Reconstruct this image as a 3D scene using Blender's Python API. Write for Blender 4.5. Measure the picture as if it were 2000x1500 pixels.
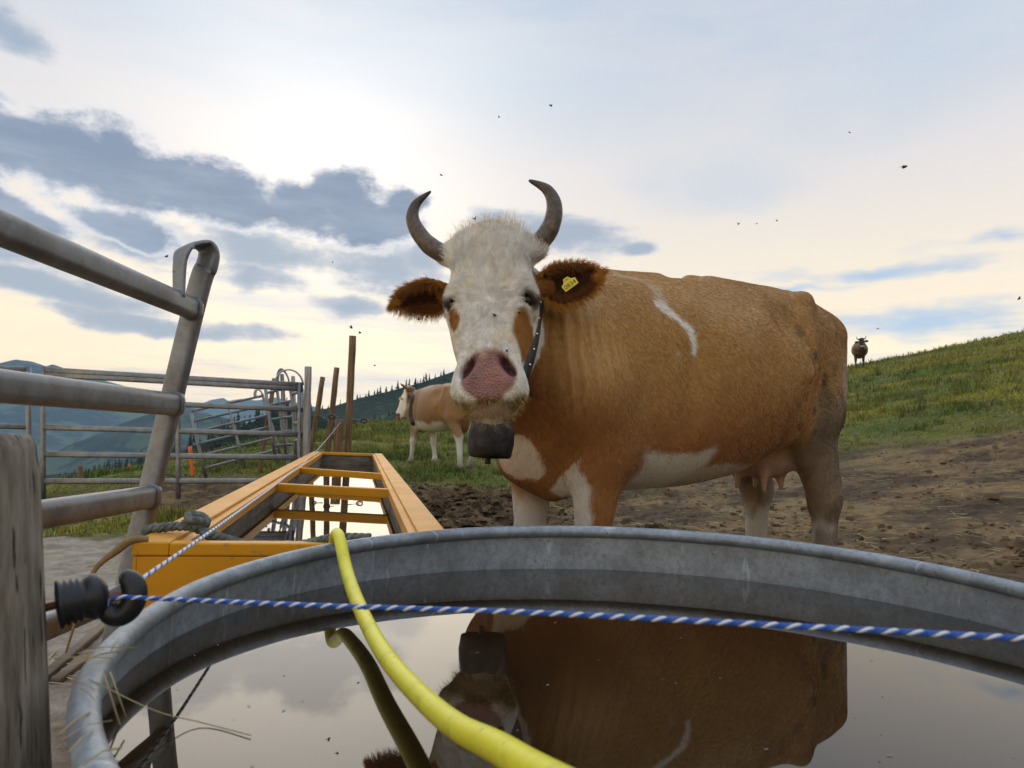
import bpy, bmesh, math, random
import numpy as np
from mathutils import Vector, Matrix

# ------------------------------------------------------------------ clear
for o in list(bpy.data.objects):
    bpy.data.objects.remove(o)
scene = bpy.context.scene
COL = scene.collection
rng = np.random.default_rng(7)
random.seed(7)

# ------------------------------------------------------------------ camera
FPX = 1390.0                     # focal length in pixels of a 2000 px wide frame
PITCH, ROLL, CAM_Z = math.radians(4.45), math.radians(2.1), 0.80
CAM_M = Matrix.Rotation(math.pi / 2 + PITCH, 3, 'X') @ Matrix.Rotation(ROLL, 3, 'Z')
cam_data = bpy.data.cameras.new('camera')
cam = bpy.data.objects.new('camera', cam_data)
COL.objects.link(cam)
cam.location = (0, 0, CAM_Z)
cam.rotation_euler = CAM_M.to_euler()
cam_data.sensor_width = 36.0
cam_data.lens = 36.0 * FPX / 2000.0
cam_data.clip_start = 0.02
cam_data.clip_end = 60000.0
cam_data.dof.use_dof = True
cam_data.dof.focus_distance = 2.3
cam_data.dof.aperture_fstop = 9.0
scene.camera = cam

# ------------------------------------------------------------------ render settings
scene.render.engine = 'CYCLES'
scene.view_settings.view_transform = 'Standard'
scene.view_settings.look = 'None'
scene.view_settings.exposure = 0.0
scene.view_settings.gamma = 1.0
scene.view_settings.use_curve_mapping = False
scene.cycles.use_denoising = True
try:
    scene.cycles.denoiser = 'OPENIMAGEDENOISE'
except Exception:
    pass
scene.cycles.max_bounces = 6
scene.cycles.diffuse_bounces = 3
scene.cycles.glossy_bounces = 3
scene.cycles.transmission_bounces = 3
scene.cycles.volume_bounces = 0
scene.cycles.transparent_max_bounces = 4
scene.cycles_curves.shape = 'RIBBONS'

# ------------------------------------------------------------------ node helpers
class NT:
    """short way to write node trees"""
    def __init__(s, tree):
        s.t = tree; s.n = tree.nodes; s.l = tree.links
    def put(s, sock, v):
        if v is None: return
        if hasattr(v, 'is_output'): s.l.new(v, sock)
        else:
            try: sock.default_value = v
            except Exception:
                sock.default_value = tuple(v) + (1.0,) if len(v) == 3 else v
    def node(s, kind, **kw):
        nd = s.n.new(kind)
        for k, v in kw.items(): setattr(nd, k, v)
        return nd
    def math(s, op, a, b=None, c=None, clamp=False):
        nd = s.n.new('ShaderNodeMath'); nd.operation = op; nd.use_clamp = clamp
        for i, v in enumerate((a, b, c)): s.put(nd.inputs[i], v)
        return nd.outputs[0]
    def vmath(s, op, a, b=None, scale=None):
        nd = s.n.new('ShaderNodeVectorMath'); nd.operation = op
        s.put(nd.inputs[0], a)
        if b is not None: s.put(nd.inputs[1], b)
        if scale is not None: s.put(nd.inputs['Scale'], scale)
        return nd.outputs['Value'] if op in ('LENGTH', 'DOT_PRODUCT', 'DISTANCE') else nd.outputs[0]
    def mix(s, f, a, b, mode='MIX'):
        nd = s.n.new('ShaderNodeMix'); nd.data_type = 'RGBA'; nd.blend_type = mode; nd.clamp_factor = True
        s.put(nd.inputs[0], f); s.put(nd.inputs[6], a); s.put(nd.inputs[7], b)
        return nd.outputs[2]
    def smooth(s, v, a, b, lo=0.0, hi=1.0):
        nd = s.n.new('ShaderNodeMapRange'); nd.interpolation_type = 'SMOOTHSTEP'
        s.put(nd.inputs[0], v)
        for i, x in enumerate((a, b, lo, hi)): nd.inputs[i + 1].default_value = x
        return nd.outputs[0]
    def noise(s, vec, scale, detail=4, rough=0.55, dist=0.0, out=0):
        nd = s.n.new('ShaderNodeTexNoise'); nd.noise_dimensions = '3D'
        if vec is not None: s.put(nd.inputs['Vector'], vec)
        nd.inputs['Scale'].default_value = scale; nd.inputs['Detail'].default_value = detail
        nd.inputs['Roughness'].default_value = rough; nd.inputs['Distortion'].default_value = dist
        return nd.outputs[out]
    def ramp(s, v, stops, interp='LINEAR'):
        nd = s.n.new('ShaderNodeValToRGB'); cr = nd.color_ramp; cr.interpolation = interp
        while len(cr.elements) < len(stops): cr.elements.new(0.5)
        for e, (p, c) in zip(cr.elements, stops):
            e.position = p; e.color = (c[0], c[1], c[2], 1.0)
        s.put(nd.inputs[0], v)
        return nd.outputs[0]
    def mapping(s, vec, loc=(0, 0, 0), rot=(0, 0, 0), scale=(1, 1, 1), kind='POINT'):
        nd = s.n.new('ShaderNodeMapping'); nd.vector_type = kind
        s.put(nd.inputs['Vector'], vec)
        nd.inputs['Location'].default_value = loc; nd.inputs['Rotation'].default_value = rot
        nd.inputs['Scale'].default_value = scale
        return nd.outputs[0]

# ------------------------------------------------------------------ sky (directions, not screen)
SUN_AZ, SUN_EL = -15.5, 20.5     # degrees right of +Y, above the horizon: low behind the clouds
world = bpy.data.worlds.new('World'); scene.world = world
world.use_nodes = True
world.cycles.sampling_method = 'MANUAL'
world.cycles.sample_map_resolution = 512
W = NT(world.node_tree); W.n.clear()
tc = W.node('ShaderNodeTexCoord').outputs['Generated']
xyz = W.node('ShaderNodeSeparateXYZ'); W.put(xyz.inputs[0], tc)
DEG = 57.29578
az = W.math('MULTIPLY', W.math('ARCTAN2', xyz.outputs[0], xyz.outputs[1]), DEG)
el = W.math('MULTIPLY', W.math('ARCSINE', xyz.outputs[2]), DEG)
cmb = W.node('ShaderNodeCombineXYZ'); W.put(cmb.inputs[0], az); W.put(cmb.inputs[1], el)
AE = cmb.outputs[0]
# ragged sampling coordinates for the cloud edges
warp = W.vmath('SCALE', W.vmath('SUBTRACT', W.noise(tc, 9.0, 3, 0.5, out=1), (0.5, 0.5, 0.5)), scale=3.0)
AEw = W.vmath('ADD', AE, warp)
stretch = W.mapping(tc, scale=(1.0, 1.0, 1.7))
fb = W.noise(stretch, 9.0, 13, 0.68)
fb2 = W.noise(W.mapping(tc, loc=(3, 1, 2), scale=(1.0, 1.0, 4.5)), 5.0, 8, 0.58)
def bank(ellipses, vec):
    """height field of a cloud bank: union of soft ellipses (az, el, half az, half el, tilt)"""
    out = None
    for a, e, ra, re, tilt in ellipses:
        q = W.mapping(vec, loc=(a, e, 0), rot=(0, 0, math.radians(tilt)), scale=(ra, re, 1), kind='TEXTURE')
        r = W.vmath('LENGTH', q)
        h = W.math('SUBTRACT', 1.0, r)
        out = h if out is None else W.math('SMOOTH_MAX', out, h, 0.25)
    return out
cum = bank([(-39.5, 18.6, 8.0, 3.3, -10), (-31.5, 18.0, 8.5, 2.9, -8), (-23.5, 17.2, 7.5, 2.6, -6), (-18.0, 17.0, 5.0, 2.3, -4),
            (-14.4, 18.2, 3.8, 2.3, 0), (-12.2, 16.7, 4.8, 2.4, -4), (-9.4, 18.2, 1.9, 1.5, 10),
            (-38.0, 13.8, 8.0, 1.9, -12), (-29.0, 13.8, 4.5, 1.2, -12)], AEw)
low = bank([(-18.6, 13.6, 7.0, 2.0, -3), (-11.5, 12.9, 7.0, 2.6, -4), (-20.0, 11.2, 4.6, 1.2, 0),
            (3.4, 16.9, 6.8, 1.7, -5), (-2.2, 17.5, 2.6, 1.2, 0), (10.0, 15.4, 1.8, 0.7, 0), (-7.5, 13.6, 3.0, 1.3, -8),
            (-13.5, 9.6, 4.0, 1.0, 0), (-34.0, 9.2, 9.0, 1.1, -3), (-27, 7.4, 9.0, 0.8, -2), (-38, 11.8, 7, 1.6, -4),
            (-28.0, 12.8, 5.0, 1.8, -6), (-41.0, 26.4, 3.8, 2.0, -10), (-37.0, 24.6, 2.0, 1.3, -20)], AEw)
gap = bank([(26.0, 13.2, 13.0, 0.9, 3), (31.0, 9.4, 10.0, 1.6, 2), (20.0, 12.0, 8.0, 0.5, 3), (36.0, 14.8, 9.0, 0.8, 2), (60.0, 13.0, 16.0, 3.0, 0), (-75.0, 14.0, 16.0, 3.5, 0)], AEw)
n0 = W.math('SUBTRACT', fb, 0.5)
cum_d = W.math('ADD', W.math('MULTIPLY', cum, 1.0), W.math('MULTIPLY', n0, 1.75))
low_d = W.math('ADD', W.math('MULTIPLY', low, 0.8), W.math('MULTIPLY', W.math('ADD', n0, W.math('SUBTRACT', fb2, .5)), 1.5))
gap_d = W.math('ADD', W.math('MULTIPLY', gap, 0.75), W.math('MULTIPLY', W.math('SUBTRACT', fb2, 0.5), 1.8))
# high veil: warm and bright low down, blue-grey higher up
veil = W.ramp(W.math('DIVIDE', el, 90.0),
              [(0.0, (1.85, 1.38, 0.70)), (0.05, (1.50, 1.16, 0.66)), (0.10, (1.14, 0.95, 0.65)), (0.16, (0.95, 0.84, 0.68)),
               (0.22, (0.78, 0.74, 0.72)), (0.30, (0.56, 0.62, 0.71)), (0.40, (0.41, 0.52, 0.66)), (1.0, (0.50, 0.60, 0.74))])
soft = W.smooth(fb2, 0.34, 0.66)
veil = W.mix(W.math('MULTIPLY', soft, 0.38), veil, W.mix(0.5, veil, (0.92, 0.80, 0.76)))
streak = W.noise(W.mapping(tc, loc=(7, 2, 5), rot=(0, .05, 0), scale=(1.0, 1.0, 11.0)), 3.2, 7, .6)
band = W.math('MULTIPLY', W.smooth(el, 16.0, 9.0), W.smooth(streak, .50, .68))
veil = W.mix(W.math('MULTIPLY', band, .62), veil, (0.66, 0.68, 0.70))
greyv = bank([(16.0, 20.0, 9.0, 3.2, -3), (30.0, 26.0, 14.0, 4.5, 20), (1.0, 27.0, 16.0, 5.0, -6), (-30.0, 29.0, 14.0, 3.5, -6)], AEw)
veil = W.mix(W.math('MULTIPLY', W.smooth(W.math('ADD', greyv, W.math('MULTIPLY', W.math('SUBTRACT', fb2, 0.5), 1.2)), -0.1, 0.8), 0.6), veil, (0.56, 0.64, 0.73))
nish = W.node('ShaderNodeTexSky'); nish.sky_type = 'NISHITA'; nish.sun_disc = False
nish.sun_elevation = math.radians(SUN_EL); nish.sun_rotation = math.radians(SUN_AZ)
nish.altitude = 1500.0
clear = W.vmath('SCALE', nish.outputs[0], scale=0.10)
clear = W.mix(0.45, clear, (0.36, 0.60, 0.92))
# glow of the hidden sun through the veil
sun_dir = (math.sin(math.radians(SUN_AZ)) * math.cos(math.radians(SUN_EL)),
           math.cos(math.radians(SUN_AZ)) * math.cos(math.radians(SUN_EL)), math.sin(math.radians(SUN_EL)))
cs = W.vmath('DOT_PRODUCT', tc, sun_dir)
glow = W.math('ADD', W.math('MULTIPLY', W.math('POWER', W.math('MAXIMUM', cs, 0.0), 40.0), 0.36),
              W.math('MULTIPLY', W.math('POWER', W.math('MAXIMUM', cs, 0.0), 5.0), 0.10))
glow_c = W.vmath('SCALE', (1.0, 0.90, 0.74), scale=glow)
sky = W.mix(W.smooth(gap_d, -0.05, 0.65, 0.0, 0.80), veil, clear)
sky = W.vmath('ADD', sky, glow_c)
lit = W.vmath('ADD', (0.80, 0.80, 0.82), W.vmath('SCALE', (0.55, 0.46, 0.34), scale=glow))
low_c = W.mix(W.smooth(low_d, -0.1, 0.6), (0.72, 0.72, 0.75), (0.33, 0.42, 0.54))
sky = W.mix(W.smooth(low_d, -0.20, 0.30, 0.0, 0.85), sky, low_c)
shade = W.mix(W.smooth(fb2, 0.36, 0.68), (0.235, 0.30, 0.42), (0.38, 0.44, 0.54))
cum_c = W.mix(W.smooth(cum_d, -0.02, 0.38), lit, shade)
sky = W.mix(W.smooth(cum_d, -0.14, 0.14, 0.0, 0.95), sky, cum_c)
# added sky gain for lighting the scene: brighter towards zenith and away from sun
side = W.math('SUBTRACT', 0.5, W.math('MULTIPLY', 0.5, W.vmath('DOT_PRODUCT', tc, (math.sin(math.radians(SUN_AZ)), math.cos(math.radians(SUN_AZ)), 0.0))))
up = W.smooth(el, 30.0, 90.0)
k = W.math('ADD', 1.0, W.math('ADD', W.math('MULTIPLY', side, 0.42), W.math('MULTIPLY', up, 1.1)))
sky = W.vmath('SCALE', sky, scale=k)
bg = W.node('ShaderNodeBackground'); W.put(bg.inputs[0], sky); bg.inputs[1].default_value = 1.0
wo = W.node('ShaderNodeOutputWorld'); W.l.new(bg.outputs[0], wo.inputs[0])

# ------------------------------------------------------------------ sun, soft behind the cloud
sun_data = bpy.data.lights.new('sun', 'SUN'); sun_data.energy = 1.2
sun_data.angle = math.radians(60.0); sun_data.color = (1.0, 0.88, 0.70)
sun = bpy.data.objects.new('sun', sun_data); COL.objects.link(sun)
sun.rotation_euler = Vector(sun_dir).to_track_quat('Z', 'Y').to_euler()
sun.location = (-8, 30, 14)
# ------------------------------------------------------------------ object helpers
_Mi = np.array([[CAM_M[r][c] for c in range(3)] for r in range(3)])
def ray(px, py):
    """direction of a point of the photograph (2000 x 1500)"""
    return _Mi @ np.array([(px - 1000) / FPX, -(py - 750) / FPX, -1.0])
def at(px, py, Y):
    """the point seen at (px, py) that lies Y metres ahead"""
    d = ray(px, py); return np.array([0, 0, CAM_Z]) + d * (Y / d[1])
def atz(px, py, Z):
    d = ray(px, py); return np.array([0, 0, CAM_Z]) + d * ((Z - CAM_Z) / d[2])

def tag(o, label=None, cat=None, group=None, kind=None):
    if label: o['label'] = label
    if cat: o['category'] = cat
    if group: o['group'] = group
    if kind: o['kind'] = kind
    return o
def empty(name, loc=(0, 0, 0), rz=0.0):
    o = bpy.data.objects.new(name, None); COL.objects.link(o)
    o.location = loc; o.rotation_euler = (0, 0, rz); o.empty_display_size = 0.1
    return o
def link(name, me, mat=None, parent=None, smooth=True, local=False):
    o = bpy.data.objects.new(name, me); COL.objects.link(o)
    if mat is not None:
        me.materials.clear(); me.materials.append(mat)
    if smooth and len(me.polygons):
        me.polygons.foreach_set('use_smooth', np.ones(len(me.polygons), dtype=bool))
    if parent is not None:
        o.parent = parent
        if not local: o.matrix_parent_inverse = parent_world(parent).inverted()
    return o
def parent_world(p):
    m = p.matrix_basis.copy()
    while p.parent is not None:
        m = p.parent.matrix_basis @ (p.matrix_parent_inverse @ m)
        p = p.parent
    return m
def mesh_np(name, V, Fq):
    """mesh from numpy vertices and quads / tris (array of equal-length faces, or list of arrays)"""
    me = bpy.data.meshes.new(name)
    V = np.asarray(V, np.float32)
    Fs = Fq if isinstance(Fq, list) else [Fq]
    Fs = [np.asarray(f, np.int32) for f in Fs if len(f)]
    me.vertices.add(len(V)); me.vertices.foreach_set('co', V.ravel())
    idx = np.concatenate([f.ravel() for f in Fs])
    tot = np.concatenate([np.full(len(f), f.shape[1], np.int32) for f in Fs])
    start = np.concatenate([[0], np.cumsum(tot)[:-1]]).astype(np.int32)
    me.loops.add(len(idx)); me.loops.foreach_set('vertex_index', idx)
    me.polygons.add(len(tot)); me.polygons.foreach_set('loop_start', start); me.polygons.foreach_set('loop_total', tot)
    me.update(calc_edges=True); me.validate()
    return me
def set_col(me, name, C):
    a = me.attributes.new(name, 'FLOAT_COLOR', 'POINT')
    C = np.asarray(C, np.float32)
    if C.shape[1] == 3: C = np.c_[C, np.ones(len(C), np.float32)]
    a.data.foreach_set('color', C.ravel())

# numpy value noise
def _hash(ix, iy, iz, seed):
    h = (ix.astype(np.int64) * 374761393 + iy.astype(np.int64) * 668265263 + iz.astype(np.int64) * 2147483647 + seed * 974711) & 0xffffffff
    h = ((h ^ (h >> 13)) * 1274126177) & 0xffffffff
    h = ((h ^ (h >> 16)) * 2246822519) & 0xffffffff
    return ((h ^ (h >> 15)) & 0xffffff) / float(0xffffff)
def vnoise(P, scale=1.0, seed=0):
    P = np.asarray(P, np.float64) * scale
    if P.shape[1] == 2: P = np.c_[P, np.zeros(len(P))]
    I = np.floor(P).astype(np.int64); f = P - I; f = f * f * (3 - 2 * f)
    r = 0
    for dx in (0, 1):
        for dy in (0, 1):
            for dz in (0, 1):
                w = (f[:, 0] if dx else 1 - f[:, 0]) * (f[:, 1] if dy else 1 - f[:, 1]) * (f[:, 2] if dz else 1 - f[:, 2])
                r = r + w * _hash(I[:, 0] + dx, I[:, 1] + dy, I[:, 2] + dz, seed)
    return r
def fbm(P, scale=1.0, octv=4, seed=0, gain=0.5):
    r = 0; a = 1.0; t = 0
    for k in range(octv):
        r = r + a * vnoise(P, scale * 2.03 ** k, seed + k * 17); t += a; a *= gain
    return r / t
def sstep(x, a, b):
    t = np.clip((x - a) / (b - a), 0, 1); return t * t * (3 - 2 * t)
def spl(x, s=1.0):
    """soft max(0, x)"""
    return s * np.logaddexp(0, np.asarray(x, float) / s)

def nrm(v): v = np.asarray(v, float); return v / np.linalg.norm(v)
def catmull(pts, n=8, closed=False):
    P = np.asarray(pts, float); m = len(P); out = []
    rngk = range(m if closed else m - 1)
    for i in rngk:
        if closed: p0, p1, p2, p3 = P[(i - 1) % m], P[i], P[(i + 1) % m], P[(i + 2) % m]
        else: p0, p1, p2, p3 = P[max(i - 1, 0)], P[i], P[i + 1], P[min(i + 2, m - 1)]
        for k in range(n):
            t = k / n
            out.append(0.5 * ((2 * p1) + (-p0 + p2) * t + (2 * p0 - 5 * p1 + 4 * p2 - p3) * t * t + (-p0 + 3 * p1 - 3 * p2 + p3) * t ** 3))
    if not closed: out.append(P[-1])
    return np.array(out)
def frames(P, up=(0, 0, 1)):
    """tangent, side and up vectors along a polyline (parallel transport)"""
    P = np.asarray(P, float)
    T = np.gradient(P, axis=0); T /= np.linalg.norm(T, axis=1)[:, None] + 1e-12
    u = np.asarray(up, float)
    if abs(T[0] @ u) > 0.95: u = np.array([1.0, 0.3, 0.0])
    S = np.zeros_like(P); U = np.zeros_like(P)
    s = np.cross(T[0], u); s /= np.linalg.norm(s)
    for i in range(len(P)):
        s = s - (s @ T[i]) * T[i]; s /= np.linalg.norm(s) + 1e-12
        S[i] = s; U[i] = np.cross(s, T[i])
    return T, S, U
def sweep(P, prof, scale=None, up=(0, 0, 1), twist=None, caps=True):
    """vertices and faces of a profile (k x 2: side, up) swept along P; scale per point (n,) or (n,2)"""
    P = np.asarray(P, float); n = len(P); prof = np.asarray(prof, float); k = len(prof)
    T, S, U = frames(P, up)
    sc = np.ones((n, 2)) if scale is None else np.asarray(scale, float)
    if sc.ndim == 1: sc = np.c_[sc, sc]
    tw = np.zeros(n) if twist is None else np.asarray(twist, float)
    V = []
    for i in range(n):
        c, s_ = math.cos(tw[i]), math.sin(tw[i])
        a = prof[:, 0] * sc[i, 0]; b = prof[:, 1] * sc[i, 1]
        V.append(P[i] + np.outer(a * c - b * s_, S[i]) + np.outer(a * s_ + b * c, U[i]))
    V = np.concatenate(V)
    Q = []
    for i in range(n - 1):
        for j in range(k):
            j2 = (j + 1) % k
            Q.append((i * k + j, i * k + j2, (i + 1) * k + j2, (i + 1) * k + j))
    Fs = [np.array(Q)]
    if caps:
        V = np.r_[V, [P[0]], [P[-1]]]
        a, b = len(V) - 2, len(V) - 1
        tri = [(a, (j + 1) % k, j) for j in range(k)] + [(b, (n - 1) * k + j, (n - 1) * k + (j + 1) % k) for j in range(k)]
        Fs.append(np.array(tri))
    return V, Fs
def circ(r=1.0, k=12, ry=None):
    a = np.linspace(0, 2 * np.pi, k, endpoint=False)
    return np.c_[r * np.cos(a), (ry or r) * np.sin(a)]
def tube(name, P, r, mat, parent=None, k=12, scale=None, up=(0, 0, 1), prof=None, twist=None):
    V, Fs = sweep(P, circ(r, k) if prof is None else prof, scale, up, twist)
    return link(name, mesh_np(name, V, Fs), mat, parent)
def box_mesh(name, size, bevel=0.0, segs=2):
    bm = bmesh.new(); bmesh.ops.create_cube(bm, size=1.0)
    for v in bm.verts: v.co = Vector((v.co.x * size[0], v.co.y * size[1], v.co.z * size[2]))
    if bevel: bmesh.ops.bevel(bm, geom=list(bm.edges), offset=bevel, segments=segs, affect='EDGES', profile=0.5)
    me = bpy.data.meshes.new(name); bm.to_mesh(me); bm.free(); return me
def lathe(prof, k=64):
    """(r, z) profile turned about z"""
    prof = np.asarray(prof, float); n = len(prof)
    a = np.linspace(0, 2 * np.pi, k, endpoint=False)
    V = np.stack([np.outer(prof[:, 0], np.cos(a)), np.outer(prof[:, 0], np.sin(a)), np.outer(prof[:, 1], np.ones(k))], -1).reshape(-1, 3)
    i, j = np.meshgrid(np.arange(n - 1), np.arange(k), indexing='ij'); j2 = (j + 1) % k
    Q = np.stack([i * k + j, i * k + j2, (i + 1) * k + j2, (i + 1) * k + j], -1).reshape(-1, 4)
    return V, Q

# ------------------------------------------------------------------ materials
MATS = {}
def material(name):
    m = bpy.data.materials.new(name); m.use_nodes = True; MATS[name] = m
    t = NT(m.node_tree); t.b = m.node_tree.nodes['Principled BSDF']
    t.out = m.node_tree.nodes['Material Output']
    t.obj = t.node('ShaderNodeTexCoord').outputs['Object']
    t.m = m
    return t
def setp(t, **kw):
    names = dict(col='Base Color', rough='Roughness', metal='Metallic', spec='Specular IOR Level', ior='IOR', coat='Coat Weight', sheen='Sheen Weight', normal='Normal', sss='Subsurface Weight')
    for k, v in kw.items(): t.put(t.b.inputs[names[k]], v)
def bump(t, h, dist=0.01, strength=1.0, normal=None):
    nd = t.node('ShaderNodeBump'); nd.inputs['Distance'].default_value = dist; nd.inputs['Strength'].default_value = strength
    t.put(nd.inputs['Height'], h)
    if normal is not None: t.put(nd.inputs['Normal'], normal)
    return nd.outputs[0]
def geo_pos(t): return t.node('ShaderNodeNewGeometry').outputs['Position']
# ------------------------------------------------------------------ land
def ground_z(x, y):
    x = np.asarray(x, float); y = np.asarray(y, float)
    z = .062 * spl(y - 8.5, 1.6) + .235 * spl(x - 3.2, 1.5)
    z = z - .30 * spl(-x - 6.6, 1.0) - .25 * spl(-x - 14, 3)
    z = z - .26 * spl(y - 43 - .10 * x, 3.0)                       # crest, then down the far side
    return z
def ground_rough(x, y):
    """trodden mud relief"""
    P = np.c_[np.ravel(x), np.ravel(y)]
    near = 1 - sstep(np.hypot(P[:, 0], P[:, 1]), 14, 30)
    big = (fbm(P, .35, 3, 41) - .5) * .16
    hoofs = np.abs(fbm(P, 2.6, 3, 42) - .5) * .16
    clod = (fbm(P, 9.0, 3, 43) - .5)
    wet = sstep(fbm(P, .22, 2, 45) + .05 * (P[:, 1] < 8), .42, .62)
    pit = sstep(np.hypot((P[:, 0] + .75) / 1.35, (P[:, 1] - 6.3) / 3.0), 1.15, .6)   # churned-up mud beside the trough
    r = big * .6 + hoofs * (.55 + .6 * wet + .9 * pit) + clod * (.055 + .06 * wet + .16 * pit) - .07 * pit
    pad = sstep(P[:, 0], -.6, -1.2) * sstep(P[:, 1], 5.5, 4.5)
    r = r * (1 - pad) + pad * (clod * .03 + (fbm(P, 30., 2, 47) - .5) * .02)
    tubz = sstep(np.hypot(P[:, 0] - .22, P[:, 1] - .98), 1.1, .75)
    return (r * near * (1 - tubz)).reshape(np.shape(x))
def grassiness(x, y):
    P = np.c_[np.ravel(x), np.ravel(y)]
    n = fbm(P, .55, 4, 61) - .5
    n2 = fbm(P, 2.2, 3, 62) - .5
    right = sstep(P[:, 1] + 3.0 * n + 1.6 * n2 + .14 * np.clip(P[:, 0], 0, 40), 10.6, 14.0)
    left = sstep(P[:, 1] + 2.6 * n + 1.4 * n2, 8.6, 11.0) * sstep(P[:, 0], 2.0, -.5)
    lt = sstep(P[:, 0] + .8 * n, -4.4, -5.2)
    strip = sstep(np.abs(P[:, 1] - 5.6 - .6 * n), .7, .3) * sstep(P[:, 0], -1.6, -2.0) * sstep(P[:, 0], -5.5, -4.5)
    pit = sstep(np.hypot((P[:, 0] + .75) / 1.35, (P[:, 1] - 6.3) / 3.0), 1.25, .9)
    g = np.maximum(np.maximum(right, left), np.maximum(lt, strip)) * (1 - pit)
    return np.clip(g, 0, 1).reshape(np.shape(x))
def axis_grid(knots):
    out = [knots[0][0]]
    for a, b, h in knots:
        n = max(1, int(round((b - a) / h))); out += list(np.linspace(a, b, n + 1)[1:])
    return np.array(out)
gx = axis_grid([(-900, -300, 60), (-300, -60, 12), (-60, -12, 1.6), (-12, -5.5, .35), (-5.5, 7.0, .05), (7, 12, .12), (12, 30, .5), (30, 90, 2.5), (90, 900, 60)])
gy = axis_grid([(-200, -10, 20), (-10, 1.0, 1.0), (1.0, 2.2, .2), (2.2, 9.5, .05), (9.5, 16, .11), (16, 36, .4), (36, 60, .8), (60, 160, 6), (160, 900, 60)])
X, Y = np.meshgrid(gx, gy, indexing='ij')
Z = ground_z(X, Y)
m = (X > -13) & (X < 34) & (Y > .5) & (Y < 34)
Z[m] += ground_rough(X[m], Y[m])
Z = np.maximum(Z, -220)
i, j = np.meshgrid(np.arange(len(gx) - 1), np.arange(len(gy) - 1), indexing='ij'); nY = len(gy)
Qd = np.stack([i * nY + j, (i + 1) * nY + j, (i + 1) * nY + j + 1, i * nY + j + 1], -1).reshape(-1, 4)
gme = mesh_np('ground', np.stack([X, Y, Z], -1).reshape(-1, 3), Qd)
ga = gme.attributes.new('grassy', 'FLOAT', 'POINT'); ga.data.foreach_set('value', grassiness(X, Y).ravel().astype(np.float32))
t = material('ground')
p = geo_pos(t)
gr = t.node('ShaderNodeAttribute', attribute_name='grassy').outputs['Fac']
n1 = t.noise(p, 1.1, 5, .6); n2 = t.noise(p, 9.0, 5, .65); n3 = t.noise(p, 45.0, 4, .7)
dry = t.mix(t.smooth(n2, .3, .7), (.105, .064, .026), (.23, .150, .066))
wetc = t.mix(t.smooth(n2, .3, .7), (.030, .018, .009), (.075, .046, .022))
mud = t.mix(t.smooth(n1, .38, .62), wetc, dry)
sx = t.node('ShaderNodeSeparateXYZ'); t.put(sx.inputs[0], p)
padm = t.math('MULTIPLY', t.smooth(sx.outputs[0], -.75, -1.15), t.smooth(sx.outputs[1], 5.3, 4.8))
mud = t.mix(padm, mud, t.mix(t.smooth(n2, .3, .75), (.20, .165, .125), (.36, .31, .25)))
# dark churned pit
pv = t.vmath('LENGTH', t.mapping(p, loc=(-.75, 6.3, 0), scale=(1.5, 3.1, 100), kind='TEXTURE'))
mud = t.mix(t.math('MULTIPLY', t.smooth(pv, 1.1, .7), .8), mud, t.mix(t.smooth(n2, .35, .7), (.022, .013, .007), (.07, .042, .02)))
bits = t.smooth(n3, .66, .74)
mud = t.mix(t.math('MULTIPLY', bits, .55), mud, (.25, .19, .10))
grass_c = t.mix(t.smooth(t.noise(p, .7, 4, .6), .35, .65), (.075, .098, .018), (.15, .145, .028))
grass_c = t.mix(t.smooth(n2, .35, .8), grass_c, (.035, .048, .012))
setp(t, col=t.mix(gr, mud, grass_c), rough=t.math('ADD', .78, t.math('MULTIPLY', n1, .2)), spec=.2)
setp(t, normal=bump(t, t.math('ADD', n2, t.math('MULTIPLY', n3, .4)), .03, .9))
ground = link('ground', gme, t.m); tag(ground, kind='structure')
ground['label'] = 'trodden brown mud and alpine pasture sloping up to the right'

# ------------------------------------------------------------------ far mountains: ridges with front and back slopes, at their real distance
def ridge(name, sil, dist, depth, base, mat, seed, rough=.12, n=220, rows=40, skew=0.0):
    """sil: skyline points of the view, turned into heights at the ridge's distance"""
    sil = np.array(sil, float)
    xs = np.linspace(sil[0, 0], sil[-1, 0], n); ys = np.interp(xs, sil[:, 0], sil[:, 1])
    top = np.array([at(a, b, dist + skew * (a - 700)) for a, b in zip(xs, ys)])
    V = []
    fr = np.r_[np.linspace(-1, 0, rows), np.linspace(0, 1, rows // 3)[1:]]
    for f in fr:
        w = abs(f) ** .8
        yy = top[:, 1] + f * depth * (1.0 if f < 0 else .8)
        xx = top[:, 0] * (1 + 0 * f)
        zz = top[:, 2] + (base - top[:, 2]) * w
        P = np.c_[xx, yy, np.full(n, seed)] / depth
        spur = (fbm(P, 2.4, 5, seed) - .5) * 2
        zz = zz + spur * rough * depth * min(1, abs(f) * 3.0) * (1 - .3 * w)
        V.append(np.c_[xx, yy, zz])
    V = np.concatenate(V); R_ = len(fr)
    i, j = np.meshgrid(np.arange(R_ - 1), np.arange(n - 1), indexing='ij')
    Q = np.stack([i * n + j, i * n + j + 1, (i + 1) * n + j + 1, (i + 1) * n + j], -1).reshape(-1, 4)
    o = link(name, mesh_np(name, V, Q), mat); tag(o, kind='structure')
    return o, V.reshape(R_, n, 3)
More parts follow.
